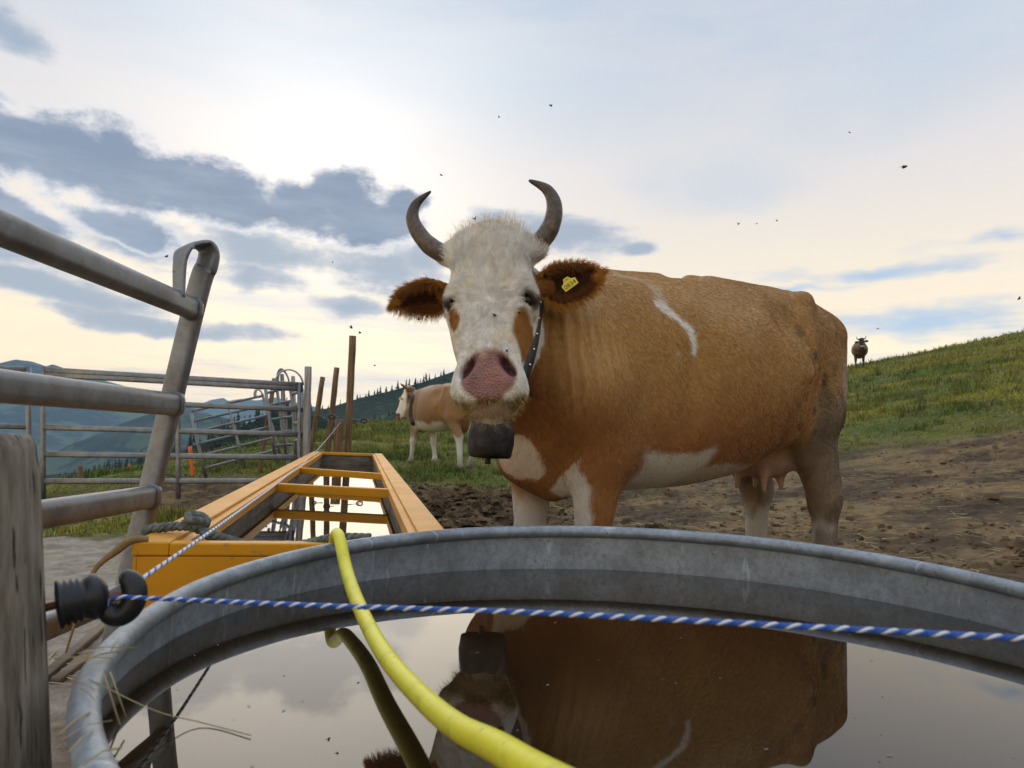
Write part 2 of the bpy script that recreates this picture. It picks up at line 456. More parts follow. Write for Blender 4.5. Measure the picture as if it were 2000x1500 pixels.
def slope_mat(name, scale, meadow, forest, rock, fshare):
    t = material(name); p = geo_pos(t)
    a = t.noise(p, scale, 6, .62); b = t.noise(p, scale * 7, 4, .6); cz = t.node('ShaderNodeSeparateXYZ'); t.put(cz.inputs[0], p)
    f = t.smooth(t.math('ADD', a, t.math('MULTIPLY', t.math('SUBTRACT', b, .5), .35)), fshare - .03, fshare + .03)
    c = t.mix(f, meadow, forest)
    c = t.mix(t.smooth(b, .55, .75, 0, .5), c, rock)
    setp(t, col=c, rough=.95, spec=.05, normal=bump(t, b, 8.0, .6))
    return t.m
m_far = slope_mat('slope_far', .0012, (.07, .10, .045), (.02, .035, .022), (.16, .16, .15), .50)
m_mid = slope_mat('slope_mid', .004, (.045, .070, .032), (.014, .026, .018), (.08, .08, .065), .46)
m_near = slope_mat('slope_near', .012, (.06, .095, .025), (.016, .028, .014), (.08, .08, .05), .40)
ridge('mountain', [(-900, 760), (-500, 640), (-250, 690), (-60, 716), (0, 709), (30, 702), (62, 706), (92, 716), (101, 711), (120, 717), (150, 735), (200, 742), (255, 757), (300, 768), (330, 782), (420, 812), (520, 838), (640, 862)],
      5200, 3800, -520, m_far, 11, .10, 300, 60)
ridge('mountain', [(250, 812), (330, 799), (392, 789), (412, 781), (436, 777), (446, 783), (470, 779), (500, 782), (540, 776), (575, 785), (604, 792), (640, 800), (760, 815), (1000, 830)],
      8600, 1800, -300, m_far, 23, .10, 260, 30)
ridge('hill', [(180, 850), (250, 822), (300, 806), (340, 800), (420, 812), (470, 822), (520, 838), (600, 860)], 2600, 900, -260, m_mid, 31, .10, 200, 36)
RH, RHV = ridge('hill', [(500, 838), (560, 822), (600, 806), (640, 797), (700, 778), (760, 764), (820, 748), (870, 731), (940, 706), (1060, 690), (1250, 720), (1500, 760), (1800, 800), (2300, 840)],
      1050, 620, -60, m_near, 47, .05, 320, 44)
LH, LHV = ridge('hill', [(-700, 985), (-300, 980), (60, 955), (170, 934), (240, 918), (300, 898), (350, 882), (420, 856), (480, 830), (530, 806), (575, 800), (640, 822), (720, 850)],
      520, 330, -150, m_near, 53, .04, 240, 36)
# conifers: single trees along the skylines, woods as one mass
t = material('conifer'); p = t.obj
setp(t, col=t.mix(t.noise(p, 1.2, 4, .6), (.012, .022, .012), (.035, .05, .022)), rough=.9, spec=.1)
t = material('bark'); setp(t, col=(.07, .05, .035), rough=.9)
def conifer_np(seed, h=1.0, tiers=7, k=7):
    r_ = np.random.default_rng(seed); V = []; Fc = []
    for q in range(tiers):
        z0 = .10 + .9 * q / tiers; R_ = (.20 * (1 - q / tiers) + .02) * r_.uniform(.8, 1.2)
        z1 = min(1.0, z0 + .26 * (1 - .5 * q / tiers)); b = len(V); V.append((0, 0, z1))
        for a in range(k):
            th = 6.283 * (a + r_.random() * .5) / k; rr = R_ * r_.uniform(.6, 1.25)
            V.append((rr * math.cos(th), rr * math.sin(th), z0 - r_.uniform(0, .05)))
        for a in range(k): Fc.append((b, b + 1 + a, b + 1 + (a + 1) % k))
    return np.array(V) * h, np.array(Fc)
crowns = []
for q in range(4):
    V, Fc = conifer_np(90 + q); me = mesh_np('crown', V, Fc); me.materials.append(MATS['conifer']); crowns.append(me)
Vt, Ft = sweep(np.array([(0, 0, 0), (0, 0, .5), (0, 0, .95)]), circ(.022, 6), [1, .6, .15])
trunk_me = mesh_np('trunk', Vt, Ft); trunk_me.materials.append(MATS['bark'])
def plant_conifer(loc, h, q):
    o = empty('conifer_tree', loc, random.random() * 6); o.scale = (h * random.uniform(.8, 1.15), h * random.uniform(.8, 1.15), h)
    c = link('crown', crowns[q], None, o, False, True); tr = link('trunk', trunk_me, None, o, False, True)
    tag(o, 'small dark conifer standing on the skyline of the blue hill behind the posts', 'tree', 'conifers on the far skyline')
    return o
R_row = RHV[43]; k_ = 0
pxs = [604, 612, 627, 633, 641, 699, 705, 716, 722, 730, 738, 744, 752, 756, 764, 772, 776, 786, 790, 798, 808, 811, 815, 822, 830, 838, 841, 849, 858, 866]
for px_ in pxs:
    tgt = at(px_ + random.uniform(-2, 2), 780, 1050)[0]
    q = np.argmin(np.abs(R_row[:, 0] - tgt)); plant_conifer(tuple(R_row[q] - (0, 0, .6)), random.choice((5, 6.5, 8, 10, 11)) * (1.25 if px_ < 800 else 1), k_ % 4); k_ += 1
def wood(name, pts, hmin, hmax, label):
    """a wood on a far slope: one mass of conifers"""
    Vs, Fs, off = [], [], 0
    protos = [conifer_np(120 + q, 1.0, 4, 5) for q in range(6)]
    for q, P in enumerate(pts):
        V, Fc = protos[q % 6]; h = random.uniform(hmin, hmax)
        Vs.append(V * (h * random.uniform(.8, 1.1), h * random.uniform(.8, 1.1), h) + P - (0, 0, .4)); Fs.append(Fc + off); off += len(V)
    o = link(name, mesh_np(name, np.concatenate(Vs), np.concatenate(Fs)), MATS['conifer'], None, False)
    tag(o, label, 'forest', kind='stuff'); return o
sel = LHV[6:38].reshape(-1, 3); dn = fbm(sel, .016, 3, 71); sel = sel[(dn > .45)]
base_pts = sel[rng.choice(len(sel), 2600)] + np.c_[rng.normal(0, 3, 2600), rng.normal(0, 3, 2600), np.zeros(2600)]
top = LHV[34:38].reshape(-1, 3); top = top[(top[:, 0] < at(560, 800, 520)[0])]
tp = top[rng.choice(len(top), 420)] + np.c_[rng.normal(0, 1.5, 420), rng.normal(0, 3, 420), np.zeros(420)]
wood('conifer_wood', np.r_[base_pts, tp], 6, 12, 'dark conifer wood on the slope falling away behind the metal panels')
sel = RHV[10:44].reshape(-1, 3); dn = fbm(sel, .008, 3, 75); sel = sel[dn > .60]
if len(sel) > 50: wood('conifer_wood', sel[rng.choice(len(sel), 500)] + np.c_[rng.normal(0, 4, 500), rng.normal(0, 4, 500), np.zeros(500)], 7, 13, 'scattered dark conifers on the blue-green hill behind the grazing cow')
# ------------------------------------------------------------------ materials of the made things
def galvanised(name, base=(.40, .43, .46), dirt=.5, metal=.55):
    t = material(name); p = t.obj
    a = t.noise(p, 14.0, 6, .65); b = t.noise(p, 60.0, 4, .7); c = t.noise(p, 4.0, 4, .6)
    vor = t.node('ShaderNodeTexVoronoi'); t.put(vor.inputs['Vector'], p); vor.inputs['Scale'].default_value = 55.0
    sp = t.node('ShaderNodeSeparateColor'); t.put(sp.inputs[0], vor.outputs['Color'])
    col = t.mix(t.smooth(a, .3, .72), tuple(x * .62 for x in base), base)
    col = t.mix(t.math('MULTIPLY', sp.outputs[0], .22), col, tuple(min(1, x * 1.35) for x in base))
    col = t.mix(t.math('MULTIPLY', t.smooth(c, .52, .72), dirt), col, (.10, .097, .095))
    setp(t, col=col, metal=metal, rough=t.math('ADD', .38, t.math('MULTIPLY', a, .25)), spec=.5, normal=bump(t, t.math('ADD', a, t.math('MULTIPLY', b, .4)), .003, .25))
    t.base_out = col
    return t
galvanised('zinc_rail', (.235, .245, .26), .55, .75)
t = galvanised('zinc_tub', (.32, .352, .385), .45, .45)
pp = geo_pos(t)
scr = t.smooth(t.noise(t.mapping(pp, rot=(.4, .2, .8), scale=(6, 60, 6)), 1.4, 3, .5), .66, .70)
stn = t.noise(pp, 13.0, 7, .72)
c_ = t.mix(t.smooth(stn, .40, .72, 0, .55), t.base_out, (.16, .165, .17))
sp_ = t.noise(pp, 85.0, 5, .75)
c_ = t.mix(t.smooth(sp_, .42, .68, 0, .55), c_, (.13, .14, .15))
c_ = t.mix(t.smooth(t.noise(pp, 150.0, 3, .6), .66, .72, 0, .8), c_, (.05, .05, .052))
setp(t, col=t.mix(t.math('MULTIPLY', scr, .35), c_, (.58, .61, .64)))
t = material('water')
p = geo_pos(t); w_ = t.noise(p, 3.0, 3, .5)
setp(t, col=(.016, .009, .004), rough=.015, spec=.5, ior=1.52, normal=bump(t, w_, .004, .06))
t = material('hose_yellow'); p = geo_pos(t); a = t.noise(p, 22, 6, .7); b_ = t.noise(p, 160, 3, .6)
hcol = t.mix(t.smooth(a, .45, .75, 0, .6), (.66, .59, .02), (.36, .32, .05)); hcol = t.mix(t.smooth(b_, .66, .72, 0, .7), hcol, (.10, .09, .04))
setp(t, col=hcol, rough=t.math('ADD', .34, t.math('MULTIPLY', a, .25)), spec=.4, normal=bump(t, a, .002, .4))
t = material('paint_yellow'); p = t.obj
a = t.noise(p, 5.0, 5, .6); b = t.noise(p, 120.0, 2, .5); c = t.noise(p, 22., 5, .7)
col = t.mix(t.smooth(a, .35, .7, 0, .45), (.62, .262, .005), (.47, .195, .010))
col = t.mix(t.smooth(c, .57, .70, 0, .65), col, (.28, .17, .07))
col = t.mix(t.smooth(t.noise(p, 34., 6, .75), .64, .67, 0, .9), col, (.09, .042, .02))
col = t.mix(t.smooth(b, .74, .78, 0, .8), col, (.05, .035, .02))
setp(t, col=col, rough=t.math('ADD', .38, t.math('MULTIPLY', a, .25)), spec=.28)
t = material('trough_inside'); p = geo_pos(t)
a = t.noise(t.mapping(p, scale=(4, 4, 20)), 2.0, 5, .65)
setp(t, col=t.mix(t.smooth(a, .3, .7), (.065, .050, .035), (.19, .155, .12)), rough=.7, spec=.3)
def timber(name, c0, c1, dark, sc=1.0):
    t = material(name); p = t.obj
    g_ = t.noise(t.mapping(p, scale=(34 * sc, 34 * sc, 1.6)), 1.6, 6, .62, .3); k = t.noise(t.mapping(p, scale=(90 * sc, 90 * sc, 2.2)), 1.3, 3, .5)
    m_ = t.noise(p, 5.0, 4, .6)
    col = t.mix(t.smooth(g_, .28, .72), c0, c1)
    col = t.mix(t.smooth(k, .60, .68, 0, .85), col, dark)
    col = t.mix(t.smooth(m_, .5, .75, 0, .5), col, tuple(x * .6 for x in c0))
    setp(t, col=col, rough=.85, spec=.2, normal=bump(t, t.math('SUBTRACT', g_, t.math('MULTIPLY', k, .8)), .008, .7))
    return t
timber('wood_weathered', (.105, .085, .062), (.30, .255, .20), (.02, .016, .012))
timber('wood_post', (.115, .070, .036), (.25, .165, .090), (.035, .022, .012))
timber('wood_grey', (.16, .155, .15), (.34, .335, .33), (.06, .055, .05))
t = material('black_plastic'); setp(t, col=(.012, .012, .014), rough=.42, spec=.4)
t = material('rust'); setp(t, col=t.mix(t.noise(t.obj, 60, 4), (.05, .014, .006), (.14, .045, .018)), rough=.9)
for nm, c in (('strand_white', (.62, .63, .66)), ('strand_blue', (.020, .085, .36))):
    t = material(nm); setp(t, col=c, rough=.5, spec=.35)
t = material('rope_green'); a = t.noise(t.obj, 70, 4, .7); setp(t, col=t.mix(t.smooth(a, .3, .7), (.045, .055, .048), (.17, .185, .155)), rough=.9)
t = material('twine'); a = t.noise(t.obj, 120, 3, .7); setp(t, col=t.mix(a, (.14, .075, .025), (.34, .22, .09)), rough=.9)
t = material('straw'); setp(t, col=t.mix(t.noise(t.obj, 8, 2), (.22, .15, .05), (.46, .36, .16)), rough=.7)
t = material('orange_plastic'); setp(t, col=(.72, .11, .015), rough=.5)
t = material('steel_bell'); a = t.noise(t.obj, 18, 5, .65); b = t.noise(t.obj, 5, 4, .6)
setp(t, col=t.mix(t.smooth(a, .35, .7), (.022, .020, .021), (.075, .070, .072)), metal=.6, rough=t.math('ADD', .32, t.math('MULTIPLY', b, .3)), spec=.5)
t = material('leather'); setp(t, col=t.mix(t.noise(t.obj, 30, 4), (.012, .009, .008), (.035, .026, .02)), rough=.5)
t = material('brass'); setp(t, col=(.75, .74, .70), metal=1.0, rough=.25)
t = material('tag_yellow'); setp(t, col=(.62, .50, .02), rough=.45)
t = material('ink'); setp(t, col=(.015, .013, .012), rough=.6)
t = material('fly'); setp(t, col=(.012, .012, .013), rough=.4)
t = material('lath'); setp(t, col=t.mix(t.noise(t.obj, 20, 4), (.09, .065, .045), (.20, .155, .11)), rough=.85)

# ------------------------------------------------------------------ round tub
TUBC = np.array((.223, .984)); tub_tilt = Matrix.Rotation(math.atan(.0447), 4, 'X') @ Matrix.Rotation(-math.atan(.0077), 4, 'Y')
tub = empty('water_tub', (TUBC[0], TUBC[1], 0)); tag(tub, 'round galvanised drinking tub filled with dark water, nearest the viewer', 'tub')
H_ = .578
def tub_part(name, prof, k=128):
    V, Q = lathe(prof, k); V = np.array([tub_tilt @ Vector(v - np.array((0, 0, H_))) for v in V]) + np.array((0, 0, H_))
    th = np.arctan2(V[:, 1], V[:, 0]); wob = .0018 * np.sin(7 * th + 1) + .0014 * np.sin(13 * th)
    V[:, 0] *= 1 + wob; V[:, 1] *= 1 + wob
    me = mesh_np(name, V, Q); o = link(name, me, MATS['zinc_tub'], tub, local=True); me.set_sharp_from_angle(angle=math.radians(35)); return o
tub_part('wall', [(.650, .012), (.665, .30), (.679, .555), (.677, .556), (.6765, .50), (.661, .30), (.645, .018), (.0, .016), (0, .0), (.64, .0), (.650, .012)], 160)
a = np.linspace(-.5 * np.pi, 1.5 * np.pi, 17)
tub_part('rim', [(.678 + .0135 * math.cos(x), .5645 + .0135 * math.sin(x)) for x in a], 160)
V, Q = lathe([(.0, 0), (.25, 0), (.5, 0), (.674, 0)], 96)
tw = link('water', mesh_np('water', V + np.array((TUBC[0], TUBC[1], .51)), Q), MATS['water'], tub)
tw['label'] = 'still dark brown water mirroring the cow and the clouds'

# ------------------------------------------------------------------ yellow hose
hp = [(650, 1230, 1.52), (650, 1120, 1.48), (653, 1056, 1.43), (661, 1046, 1.36), (676, 1110, 1.26), (692, 1160, 1.15), (722, 1228, 1.0), (760, 1290, .86), (822, 1360, .73), (890, 1418, .62), (970, 1459, .53), (1045, 1505, .46), (1240, 1610, .35), (1600, 1800, .25)]
P = catmull([at(*q) for q in hp], 8)
hose = tube('hose', P, .0110, MATS['hose_yellow'], k=20)
tag(hose, 'thick yellow rubber hose hanging over the tub rim above the water', 'hose')
# faded print on the hose
# ------------------------------------------------------------------ trough
TA = np.array((-.2055, .9787, .0084)); TA = TA / np.linalg.norm(TA); TP = np.array((.9787, .2055, 0.0)); TU = np.cross(TP, TA)
T0 = np.array((-.80, 1.545, .552)); TL, TW_ = 5.96, .70
def tp(s, w, h): return T0 + TA * s + TP * w + TU * h
trough = empty('water_trough', tp(TL / 2, TW_ / 2, -.55)); tag(trough, 'long yellow painted steel trough full of water running away to the posts', 'trough')
def prism(name, pts8, mat, parent, bevel=.004):
    """hexahedron from 8 corners: bottom 4, top 4"""
    bm = bmesh.new(); vs = [bm.verts.new(tuple(p)) for p in pts8]
    for f in ((0, 3, 2, 1), (4, 5, 6, 7), (0, 1, 5, 4), (1, 2, 6, 5), (2, 3, 7, 6), (3, 0, 4, 7)): bm.faces.new([vs[i] for i in f])
    bmesh.ops.recalc_face_normals(bm, faces=bm.faces)
    if bevel: bmesh.ops.bevel(bm, geom=list(bm.edges), offset=bevel, segments=2, affect='EDGES', profile=.5)
    me = bpy.data.meshes.new(name); bm.to_mesh(me); bm.free()
    o = link(name, me, mat, parent, False); return o
def tbox(name, s0, s1, w0, w1, h0, h1, mat, parent=trough, bevel=.004):
    return prism(name, [tp(s0, w0, h0), tp(s1, w0, h0), tp(s1, w1, h0), tp(s0, w1, h0), tp(s0, w0, h1), tp(s1, w0, h1), tp(s1, w1, h1), tp(s0, w1, h1)], MATS[mat], parent, bevel)
FL = .075
tbox('side_flange', 0, TL, 0, FL, -.03, 0, 'paint_yellow'); tbox('side_flange', 0, TL, TW_ - FL, TW_, -.03, 0, 'paint_yellow')
tbox('end_flange', .0, .040, FL, TW_ - FL, -.03, -.0015, 'paint_yellow'); tbox('end_flange', TL - .05, TL, FL, TW_ - FL, -.03, -.0015, 'paint_yellow')
tbox('inner_lip', .04, TL - .05, FL - .003, FL + .022, -.047, -.010, 'paint_yellow', bevel=.003); tbox('inner_lip', .04, TL - .05, TW_ - FL - .022, TW_ - FL + .003, -.047, -.010, 'paint_yellow', bevel=.003)
tbox('side_panel', .002, TL - .002, .004, .012, -.47, -.031, 'paint_yellow', bevel=.002); tbox('side_panel', .002, TL - .002, TW_ - .012, TW_ - .004, -.47, -.031, 'paint_yellow', bevel=.002)
tbox('end_panel', .002, .010, .012, TW_ - .012, -.47, -.031, 'paint_yellow', bevel=.002); tbox('end_panel', TL - .010, TL - .002, .012, TW_ - .012, -.47, -.031, 'paint_yellow', bevel=.002)
for w0, w1 in ((FL + .001, FL + .014), (TW_ - FL - .014, TW_ - FL - .001)): tbox('inner_wall', .03, TL - .03, w0, w1, -.46, -.048, 'trough_inside', bevel=0)
for s0, s1 in ((.018, .03), (TL - .035, TL - .022)): tbox('inner_wall', s0, s1, FL, TW_ - FL, -.46, -.032, 'trough_inside', bevel=0)
tbox('floor_sheet', .02, TL - .02, .02, TW_ - .02, -.475, -.462, 'trough_inside', bevel=0)
for sl, sr in ((3.18, 2.75), (1.82, 1.62)):
    prism('cross_bar', [tp(sl, FL, -.052), tp(sl + .05, FL, -.052), tp(sr + .05, TW_ - FL, -.052), tp(sr, TW_ - FL, -.052), tp(sl, FL, -.012), tp(sl + .05, FL, -.012), tp(sr + .05, TW_ - FL, -.012), tp(sr, TW_ - FL, -.012)], MATS['paint_yellow'], trough, .003)
for s_ in (.55, TL - .55):
    for w_ in (.08, TW_ - .08): tbox('leg', s_, s_ + .06, w_ - .03, w_ + .03, -.62, -.47, 'paint_yellow')
zq = .475
q4 = [tp(.025, FL + .002, -.08), tp(TL - .025, FL + .002, -.08), tp(TL - .025, TW_ - FL - .002, -.08), tp(.025, TW_ - FL - .002, -.08)]
tw2 = link('water', mesh_np('water', np.array([(q[0], q[1], zq) for q in q4]), np.array([[0, 3, 2, 1]])), MATS['water'], trough, False)
tw2['label'] = 'still water mirroring the posts and the bright sky'

# ------------------------------------------------------------------ ropes
def strands(path, R, turns_per_m, r, mats, parent, name='strand', k=7, step=.004, maxn=2600):
    P = np.asarray(path, float); L = np.r_[0, np.cumsum(np.linalg.norm(np.diff(P, axis=0), axis=1))]
    n = int(min(maxn, max(30, L[-1] / step))); s = np.linspace(0, L[-1], n)
    C_ = np.stack([np.interp(s, L, P[:, c]) for c in range(3)], 1)
    T, S, U = frames(C_); m_ = len(mats)
    for q, mt in enumerate(mats):
        ph = 2 * np.pi * q / m_ + s * turns_per_m * 2 * np.pi
        tube(name, C_ + (S * np.cos(ph)[:, None] + U * np.sin(ph)[:, None]) * R, r, MATS[mt], parent, k)
main = [(206, 1205, 0.7662), (212, 1180, 0.7637), (232, 1167, 0.7588), (300, 1169, 0.7503), (600, 1182, 0.6954), (1000, 1195, 0.6344), (1400, 1215, 0.5856), (2000, 1247, 0.5307), (2600, 1282, 0.488)]
rope = empty('fence_rope', tuple(at(206, 1205, .766))); tag(rope, 'blue and white twisted electric fence rope stretched across the tub', 'rope')
strands(catmull([at(*q) for q in main], 12), .0012, 58, .0013, ('strand_blue', 'strand_blue', 'strand_white'), rope, k=8, step=.0012, maxn=1400)
far = [(250, 1150, .80), (268, 1136, .82), (400, 1046, 1.15), (480, 989, 1.62), (560, 930, 3.0), (610, 889, 6.0), (640, 856, 7.4), (666, 824, 8.2)]
rope2 = empty('fence_rope', tuple(at(250, 1150, .80))); tag(rope2, 'thin white and blue fence rope running from the black insulator along the trough', 'rope')
strands(catmull([at(*q) for q in far], 10), .0013, 40, .0016, ('strand_white', 'strand_blue', 'strand_white'), rope2, k=6, step=.003, maxn=1500)
# green mooring rope with knot over the near corner of the trough
gp = [tp(.13, -.02, -.05), tp(.14, -.012, .003), tp(.14, .03, .012), tp(.135, .075, .016), tp(.13, .10, .012), tp(.10, .16, -.004), tp(.07, .25, -.020), tp(.045, .34, -.012), tp(.02, .42, .008), tp(.0, .50, .012)]
grope = empty('green_rope', tuple(tp(.14, .05, .0))); tag(grope, 'weathered green twisted rope knotted over the near end of the yellow trough', 'rope')
strands(catmull(gp, 10), .0055, 22, .0062, ('rope_green',) * 3, grope, k=7, step=.005)
kc = tp(.132, .10, .022); kn = [kc + np.array(v) for v in ((-.03, .0, .0), (-.012, .022, .006), (.016, .016, -.004), (.018, -.014, .008), (-.006, -.022, .012), (-.020, .004, .020), (.004, .020, .016), (.024, .0, .004), (.0, -.016, -.008))]
tube('knot', catmull(kn, 6), .0095, MATS['rope_green'], grope, 8)
tube('knot_end', catmull([kc + np.array(v) for v in ((.01, -.01, -.01), (.03, -.02, -.02), (.045, -.012, -.035), (.06, -.02, -.04))], 5), .007, MATS['rope_green'], grope, 7)
tw_p = [tp(.01, .03, .004), tp(.0, .0, .004), tp(.0, -.03, -.02), tp(-.01, -.06, -.05), tp(-.015, -.075, -.09), tp(-.02, -.09, -.16), tp(-.03, -.10, -.22)]
twine = tube('baler_twine', catmull(tw_p, 8), .006, MATS['twine'], None, 7, scale=np.interp(np.linspace(0, 1, 49), [0, .3, .45, .7, 1], [1.3, 1.5, 1.0, .6, .35]))
tag(twine, 'frayed brown twine hanging from the near left corner of the trough', 'twine')

# ------------------------------------------------------------------ foreground post with insulator
pc = np.array((-.549, .702)); top_z = .7866
kk = 40; zs = np.r_[np.linspace(-.05, .70, 26), np.linspace(.71, top_z, 14)]
Vp = []
for z in zs:
    an = np.linspace(0, 2 * np.pi, kk, endpoint=False)
    Pn = np.c_[np.cos(an) * 2, np.sin(an) * 2, np.full(kk, z * 1.2)]
    r_ = .0715 + .012 * (1 - z / top_z) + .010 * (fbm(Pn, 1.3, 4, 81) - .5) + .006 * (fbm(Pn * (3, 3, .4), 2.0, 3, 82) - .5)
    r_ = r_ - .005 * (fbm(np.c_[Pn[:, :2], Pn[:, 2] * 9], 2.2, 3, 85) - .3) * sstep(z, .74, .785) * 2.2
    if z > .77: r_ = r_ * (1 - .12 * ((z - .77) / .019) ** 2)
    Vp.append(np.c_[pc[0] + r_ * np.cos(an) + .115 * (top_z - z), pc[1] + r_ * np.sin(an), np.full(kk, z) + (.006 * (fbm(Pn, 3.0, 3, 83) - .5) if z > .75 else 0)])
Vp = np.concatenate(Vp); Vp = np.r_[Vp, [(pc[0], pc[1], top_z - .004)]]
nz = len(zs); Qp = np.array([(i * kk + j, i * kk + (j + 1) % kk, (i + 1) * kk + (j + 1) % kk, (i + 1) * kk + j) for i in range(nz - 1) for j in range(kk)])
Tp = np.array([((nz - 1) * kk + j, (nz - 1) * kk + (j + 1) % kk, len(Vp) - 1) for j in range(kk)])
post = link('fence_post', mesh_np('fence_post', Vp, [Qp, Tp]), MATS['wood_weathered']); tag(post, 'thick weathered grey wooden post at the left edge carrying the black insulator', 'fence post')
ins = empty('insulator', tuple(at(85, 1196, .744))); tag(ins, 'black ribbed plastic ring insulator screwed into the weathered post', 'insulator')
i0, i1 = at(62, 1193, .732), at(212, 1158, .771)
tube('screw', np.array([i0, i0 + (i1 - i0) * .45]), .0042, MATS['rust'], ins, 8)
prof_t = np.array([0.30, .32, .36, .40, .44, .48, .52, .56, .60, .64, .70, .78, .86, .93, 1.0]); prof_r = np.array([.0100, .0185, .0195, .0160, .0190, .0155, .0188, .0152, .0182, .0150, .0165, .0185, .0180, .0150, .006]) * 1.30
tube('body', i0 + np.outer(prof_t, i1 - i0), 1.0, MATS['black_plastic'], ins, 18, scale=prof_r)
hc_ = at(236, 1166, .771); ua = np.array((.94, .10, -.05)); va = np.array((.05, .15, .98)); arc = np.radians(np.linspace(105, -140, 26))
Pk = np.array([hc_ + ua * .0145 * math.cos(x) + va * .0185 * math.sin(x) for x in arc])
tube('hook', Pk, 1.0, MATS['black_plastic'], ins, 14, scale=np.interp(np.linspace(0, 1, 26), [0, .08, .3, .7, 1], [.006, .0110, .0125, .0120, .012]), up=(.1, 1, 0))

# ------------------------------------------------------------------ livestock panels
def rrect(w, h, k=5, r=.35):
    """rounded rail profile"""
    pts = []; rr = min(w, h) * r
    for cx, cy, a0 in ((w / 2 - rr, h / 2 - rr, 0), (-w / 2 + rr, h / 2 - rr, 90), (-w / 2 + rr, -h / 2 + rr, 180), (w / 2 - rr, -h / 2 + rr, 270)):
        for q in range(k):
            a_ = math.radians(a0 + 90 * q / (k - 1)); pts.append((cx + rr * math.cos(a_), cy + rr * math.sin(a_)))
    return np.array(pts)
def panel(name, label, corners, rails, uprights, rw=.045, rh=.055, uw=.04, group='galvanised livestock panels', loop=None):
    """corners: bottom-left, bottom-right, top-left, top-right; rails and uprights as fractions"""
    bl, br, tl, tr = (np.asarray(c, float) for c in corners)
    o = empty(name, tuple((bl + br) / 2)); tag(o, label, 'livestock panel', group)
    f = lambda a_, b_: (bl * (1 - a_) + br * a_) * (1 - b_) + (tl * (1 - a_) + tr * a_) * b_
    for q in rails:
        P = np.array([f(a_, q) for a_ in np.linspace(0, 1, 5)]); tube('rail', P, 1, MATS['zinc_rail'], o, prof=rrect(rw, rh))
    dn = nrm(np.cross(br - bl, tl - bl)) * (rw * .1)
    for a_ in uprights:
        P = np.array([f(a_, b_) + dn * 0 for b_ in np.linspace(-.02, 1.02, 4)]); tube('upright', P, 1, MATS['zinc_rail'], o, prof=rrect(uw, uw * 1.15), up=(0, 1, 0))
    if loop:
        for a_, hgt, wid in loop:
            A0 = f(a_, 1.0); d = nrm(br - bl); u = nrm(tl - bl)
            P = [A0 + d * (wid * .5 * (1 - math.cos(x)) * (1 if a_ < .5 else -1)) + u * hgt * math.sin(x) for x in np.linspace(0, np.pi, 16)]
            tube('lifting_loop', np.array(P), 1, MATS['zinc_rail'], o, prof=rrect(.012, .045), up=(0, 1, .2))
    return o
# the near panel leans over the trough end
NV = nrm(ray(981, 855)) ; NV = nrm((NV[0], NV[1], 0))
gate = empty('gate_panel', tuple(at(262, 1085, 2.3) * (1, 1, 0))); tag(gate, 'thick galvanised gate panel at the left with a looped end post beside the trough', 'livestock panel', 'galvanised livestock panels')
ptop, pbot = at(402, 505, 2.30), at(278, 1020, 2.30); pdir = nrm(ptop - pbot); pfoot = pbot - pdir * (pbot[2] / pdir[2])
lp = [at(404, 520, 2.30), at(408, 492, 2.295), at(396, 478, 2.27), at(376, 480, 2.22), at(360, 487, 2.19), at(352, 510, 2.175), at(350, 545, 2.17), at(350, 582, 2.165)]
Pl = catmull([pfoot, pfoot * .5 + ptop * .5, ptop - pdir * .12] + lp, 7)
tt_ = np.linspace(0, 1, len(Pl)); wv = np.interp(np.arange(len(Pl)), [0, 18, 26, 36, 44, 50, 56, len(Pl) - 1], [1, 1, 1, .95, 1.15, 1.35, .95, .7]); tv_ = np.interp(np.arange(len(Pl)), [0, 18, 26, 36, len(Pl) - 1], [1, 1, .75, .35, .38])
V, Fs = sweep(Pl, rrect(.066, .050), np.c_[wv, tv_], up=(0, 1, 0))
link('end_post', mesh_np('end_post', V, Fs), MATS['zinc_rail'], gate)
for px_, py_ in ((378, 604), (342, 790), (296, 970), (250, 1158)):
    A0 = at(px_, py_, 2.285)
    P = np.array([A0 - NV * x for x in np.linspace(0, 2.7, 14)])
    tube('rail', P, 1, MATS['zinc_rail'], gate, prof=rrect(.050, .072, 6, .46))
    # weld collar
    tube('weld', np.array([A0 - NV * .012, A0 + NV * .006]), 1, MATS['zinc_rail'], gate, prof=rrect(.060, .082, 6, .46))
# the panel across the back
yl, yr = 7.4, 8.0
panel('livestock_panel', 'long galvanised panel across the back, left of the trough, ending at the grey post', (at(84, 992, yl), at(592, 984, yr), at(84, 722, yl), at(592, 752, yr)),
      (.0, .19, .385, .58, .79, .965, 1.0), (.0, .50, .985), .045, .058, .045, loop=[(1.0, .17, .30)])
panel('livestock_panel', 'galvanised panel running out of the left edge behind the near gate', (at(-420, 985, 6.9), at(56, 990, 7.35), at(-420, 700, 6.9), at(56, 722, 7.35)),
      (.0, .19, .385, .58, .79, 1.0), (.0, .5, 1.0), .045, .058, .045)
panel('livestock_panel', 'tilted galvanised panel seen between the rails of the long back panel', (at(402, 932, 10.0), at(549, 893, 10.6), at(372, 802, 10.0), at(513, 772, 10.6)),
      (.13, .32, .50, .68, .84, .99), (.0, .5, 1.0), .034, .036, .036, loop=[(1.0, .10, .11)])
panel('livestock_panel', 'narrow upright galvanised panel stacked just left of the grey post', (at(537, 892, 9.3), at(584, 892, 9.8), at(519, 764, 9.3), at(566, 752, 9.8)),
      (.02, .17, .36, .56, .78, .97), (.0, .45, 1.0), .034, .036, .036, loop=[(1.0, .20, .26)])
